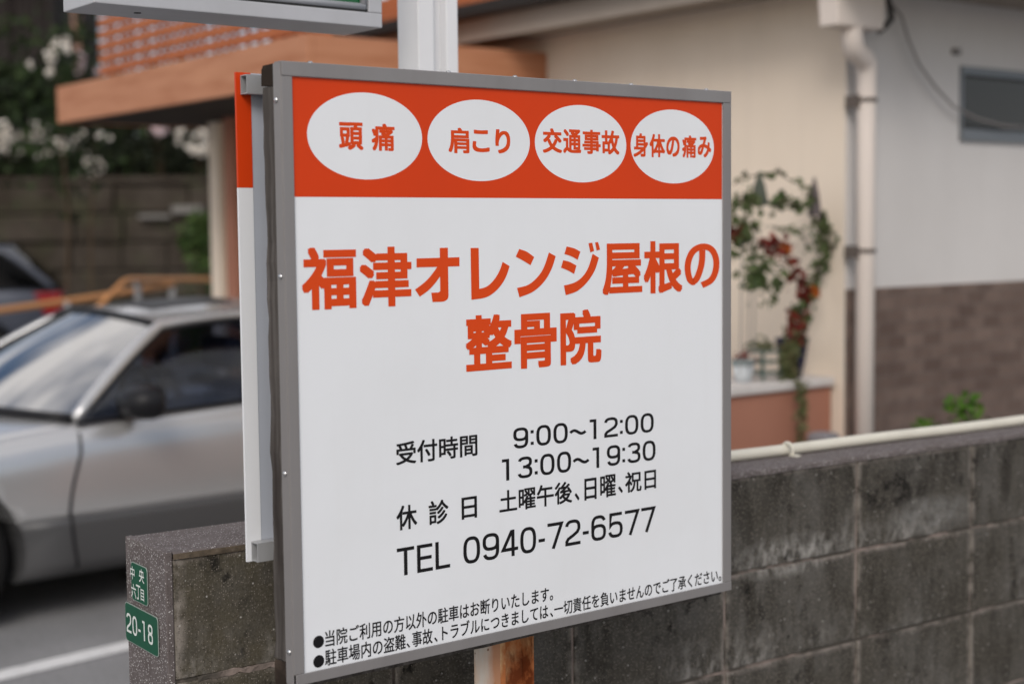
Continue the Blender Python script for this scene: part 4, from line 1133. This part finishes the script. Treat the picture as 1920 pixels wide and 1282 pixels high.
# flip: camera side is local -y here, the greenhouse is symmetric so both sides are built
make_car(cf, 'parked_coupe', 'silver low coupe with dark lower sides parked beside the open end of the block wall', coupe)
sa = radians(14)
sc = dep(118, 560, 17.0); sc.z = -.12
sux = Vector((cos(sa), sin(sa), 0)); suy = Vector((-sin(sa), cos(sa), 0))
sf = Frame(sc-sux*2.95+suy*.84, sa)
hatch = dict(
    xs=[-1.25, -1.2, -1.05, -.8, -.4, 0, .5, 1.1, 1.7, 2.2, 2.6, 2.85, 2.95, 2.98],
    top=[(-1.25, .65), (-1.0, .82), (-.4, .98), (0, 1.04), (2.2, 1.08), (2.98, .98)],
    belt=[(-1.25, .60), (-1.0, .78), (-.4, .92), (0, .96), (1.6, 1.03), (2.4, 1.08), (2.85, 1.05), (2.98, .95)],
    mid=[(-1.25, .66), (-1.1, .76), (-.7, .83), (0, .84), (2.2, .84), (2.7, .80), (2.98, .70)],
    split=.32, half=.84, r=.32, axles=[-.45, 2.10], paint=blue_paint, skirt=skirt_m, gw=glass_screen, gs=glass_dark,
    A=(.05, .77, .99), RF=(.78, .60, 1.46), RR=(2.30, .58, 1.49), B=(2.84, .68, 1.06),
    WC=(-.22, 1.03), RFC=(.68, 1.52), RRC=(2.42, 1.56), BC=(2.94, 1.07), railup=.05, bow=.03, pw=.045,
    bpillars=[1.1, 2.1], doors=[.02, 1.1, 1.95], mirror=(.28, 1.06), mirror_m=blue_paint,
    seats=[.95, 1.75], seat_z=.58, tail=(2.60, 2.94, .48, .772, .75, 1.02), head=(-1.20, -1.1, .40, .62, .58, .68))
make_car(sf, 'parked_hatchback', 'dark blue grey hatchback with red tail lamp parked before the stone wall', hatch)

# ================================================================== left background
def at(x, y, d): return dep(x, y, d)
# orange handrails
def handrail(name, label, rail_pts, posts, r=.025):
    P = [at(*p) for p in rail_pts]; o = Vector((P[0].x, P[0].y, gz(P[0].y)))
    t = thing(name, Frame(o, 0), label, 'handrail', 'orange handrails behind the silver coupe')
    MB().tube([p-o for p in P], r, 12).build('rail', rail_orange, t, smooth=True)
    for p in posts:
        q = at(*p)-o; MB().tube([q, Vector((q.x, q.y, gz(q.y+o.y)-o.z))], .026, 10).build('post', rail_post, t, smooth=True)
handrail('handrail', 'long straight orange handrail passing in front of the hatchback', [(-90, 592, 10.6), (0, 582, 11), (180, 557, 11.8), (325, 533, 12.4)], [(-60, 590, 10.7), (125, 566, 11.5), (322, 535, 12.4)])
handrail('handrail', 'bent orange handrail turning back behind the coupe roof', [(175, 590, 11.2), (186, 574, 11.25), (232, 528, 11.5), (245, 524, 11.7), (330, 524, 12.6), (392, 524, 13.2), (404, 528, 13.3), (409, 545, 13.3)], [(183, 580, 11.2), (258, 526, 11.9), (408, 535, 13.3)], .021)
# stone retaining wall
zw = at(200, 345, 20.5)
sw = thing('stone_wall', Frame((-9, 20.5, -.12), .03), 'long dark old stone retaining wall behind the cars', 'wall')
HWL = zw.z+.12
b = MB(); R = random.Random(9)
rows_ = 6; zz = 0
for i in range(rows_):
    h = HWL/rows_; x = -1-R.random()*.5
    while x < 13:
        wd = R.uniform(.6, 1.5); d_ = R.uniform(-.05, .05)
        b.box(x+.012, x+wd-.012, d_, .5, zz+.010, zz+h-.010); x += wd
    zz += h
b.build('stones', stone_wall_m, sw, bevel=.03)
MB().box(-1.4, 14, .06, .5, 0, HWL-.02).build('joints', mat('stone_joint', (.03,.026,.02), .95), sw)
b = MB().box(-1.4, 14, -.06, .5, HWL+.001, HWL+.10); b.build('ledge', stone_wall_m, sw, bevel=.03)
# pale slabs let into the wall
for (x, y, d_, wd, h) in ((285, 402, 20.35, .42, .05), (345, 385, 20.3, .40, .10)):
    p = at(x, y, d_); q = Frame((-9, 20.5, -.12), .03).loc(p)
    MB().box(q.x-wd/2, q.x+wd/2, -.16, -.05, q.z-h, q.z).build('slab', mat('slab_grey', (.20,.19,.175), .9), sw)
# shrubs with white blossom on the wall
def blossom(x, y, d_, rx, hz, nf, nb, label, base=None, seed=1, pink=False, lm=None, bs=.075, spots=None, hm=.5):
    p = at(x, y, d_); zb_ = base if base is not None else HWL-.12+.10
    fr = Frame((p.x, p.y, zb_), 0); h = p.z+hz-zb_; R_ = random.Random(seed)
    t = thing('flowering_shrub', fr, label, 'flowering shrub', 'white flowering shrubs on the stone wall')
    b = MB()
    for i in range(nf):
        b.leaf((R_.gauss(0, rx*.55), R_.gauss(0, .25), max(.06, h*.05+abs(R_.gauss(h*hm, h*(.30 if hm == .5 else .13))))), R_.uniform(.07, .14), R_, .6)
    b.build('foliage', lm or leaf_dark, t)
    b = MB()
    for k in range(5 if hm == .5 else 1): b.tube([(0, 0, 0), (R_.uniform(-.3, .3)*rx, R_.uniform(-.1, .1), h*.5), (R_.uniform(-.8, .8)*rx, R_.uniform(-.2, .2), h*.9)], [.02, .014, .006], 6)
    b.build('stem', stem_m, t)
    b = MB()
    for i in range(nb if hm < .6 and pink else int(nb*1.25)):
        if spots: sx_, sy_ = R_.choice(spots); q = at(sx_+R_.gauss(0, 7), sy_+R_.gauss(0, 6), d_-.35); c_ = (q.x-fr.o.x, q.y-fr.o.y+R_.uniform(-.05, .05), q.z-fr.o.z)
        else: c_ = (R_.gauss(0, rx*.5), -.35+R_.uniform(-.1, .1), h*.55+R_.gauss(0, h*.2))
        for k in range(5):
            b.leaf((c_[0]+R_.gauss(0, bs*.3), c_[1]+R_.gauss(0, bs*.3), c_[2]+R_.gauss(0, bs*.3)), bs, R_, .8)
    b.build('blossoms', petal_pink if pink else petal, t)
blossom(8, 270, 20.9, .35, .15, 420, 16, 'dense white flowering shrub at the far left end of the stone wall', seed=1, spots=[(5,252),(12,262),(6,278)])
blossom(65, 275, 21.0, .45, .25, 560, 22, 'white flowering shrub above the two dark gaps in the stone wall', seed=2, spots=[(60,245),(75,250),(45,262),(32,280),(18,278),(85,258)])
blossom(112, 275, 20.9, .40, .2, 520, 26, 'fullest white flowering shrub in the row above the stone wall', seed=3, spots=[(100,270),(115,278),(125,285),(105,262),(75,295),(90,290),(150,250)])
blossom(170, 290, 21.0, .35, .25, 420, 22, 'white flowering shrub with a drooping right edge near the dark trees', seed=4, spots=[(160,290),(185,268),(155,312),(165,310),(190,310),(186,293),(145,250)])
blossom(300, 250, 20.9, .35, .2, 300, 8, 'sparse pinkish flowering shrub under the terracotta canopy', seed=5, pink=True, spots=[(292,240),(286,242),(300,244)])
blossom(372, 262, 20.8, .40, .25, 380, 26, 'brightest white flowering shrub beside the cream canopy post', seed=6, spots=[(362,272),(372,280),(385,284),(358,250),(390,250),(338,252),(375,282),(392,278)])
blossom(100, 110, 15.0, .55, .25, 700, 15, 'tall rose bush with a few white blooms before the dark boarded house', base=-.12, seed=7, hm=.78, lm=leaf_deep, bs=.055, spots=[(92,84),(96,92),(115,85),(118,88),(97,128),(58,126),(95,108)])
blossom(152, 110, 15.5, .22, .15, 240, 7, 'thin pale rose climbing beside the pink post at the canopy end', base=-.12, seed=8, hm=.8, pink=True, bs=.05, spots=[(148,108),(150,120),(155,128),(178,132)])
# dark evergreens
def evergreen(x, y_top, d_, rx, label, n, seed, m=leaf_dark):
    p = at(x, y_top, d_); h = p.z+.12; fr = Frame((p.x, p.y, -.12), 0); R_ = random.Random(seed)
    t = thing('evergreen_tree', fr, label, 'tree', 'dark evergreens behind the stone wall')
    b = MB().tube([(0, 0, 0), (.05, 0, h*.4), (-.05, .05, h*.75)], [.14, .11, .05], 10)
    for k in range(7):
        a_ = R_.uniform(0, 6.28); z0 = h*R_.uniform(.35, .7); b.tube([(0, 0, z0), (rx*.5*cos(a_), rx*.4*sin(a_), z0+h*.12), (rx*.8*cos(a_), rx*.6*sin(a_), z0+h*.2)], [.06, .04, .015], 6)
    b.build('trunk', stem_m, t)
    b = MB(); cs = [(R_.uniform(-.8, .8)*rx, R_.uniform(-.6, .6)*rx*.6, h*R_.uniform(.42, .95), R_.uniform(.3, .55)) for _ in range(22)]
    for i in range(n):
        c_ = R_.choice(cs); b.leaf((c_[0]+R_.gauss(0, rx*.20), c_[1]+R_.gauss(0, rx*.16), min(h, c_[2]+R_.gauss(0, rx*.18))), R_.uniform(.12, .24), R_, .65)
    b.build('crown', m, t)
evergreen(-10, 120, 23.0, 1.5, 'leftmost dark evergreen filling the gap below the boarded house', 3200, 41)
evergreen(110, 130, 23.6, 1.4, 'dark evergreen rising behind the fullest white flowering shrub', 3200, 42)
evergreen(235, 165, 23.2, 1.4, 'dark evergreen in the deep shade under the canopy middle', 3000, 43)
evergreen(345, 150, 23.8, 1.4, 'dark evergreen behind the cream canopy post', 3000, 44)
evergreen(450, 120, 24.0, 1.3, 'rightmost dark evergreen half hidden behind the terracotta post', 2600, 45)
p = at(400, 450, 13.8)
bush(Frame((p.x, p.y, -.2), 0), 'leafy_shrub', 'loose mid green shrub at the foot of the cream canopy post', 'shrub', 1500, .42, .3, p.z+.45, .10, leaf_mid, 51, clumps=16, zlo=.15)
# dark boarded house behind
wq = at(-120, 100, 27.0)
DF = Frame((at(-140, 400, 27).x, 27.0, -.12), 0)
dh = thing('boarded_house', DF, 'dark house clad in vertical brown boards at the upper left', 'house')
xr = DF.loc(at(188, 60, 30.1)).x
b = MB(); R = random.Random(13); x = -6
while x < xr-.05:
    wd = R.uniform(.28, .36); b.box(x, min(x+wd-.02, xr), R.uniform(-.03, .0), .10, 0, 6.2); x += wd
b.build('boards', board_dark, dh)
MB().box(-6, xr, .11, 3, 0, 6.3).build('wall', board_dark, dh)
MB().add([(-6.4, -.5, 6.3), (xr+.02, -.5, 6.3), (xr+.02, 1.6, 7.6), (-6.4, 1.6, 7.6), (-6.4, 3.6, 6.3), (xr+.02, 3.6, 6.3)], [(0,1,2,3), (3,2,5,4), (0,3,4), (1,5,2)]).build('roof', gutter_m, dh)
pq = DF.loc(at(143, 60, 26.5))
MB().box(pq.x-.07, pq.x+.07, -.5, -.38, 2.2, 6.2).build('corner_post', pink_post, dh)
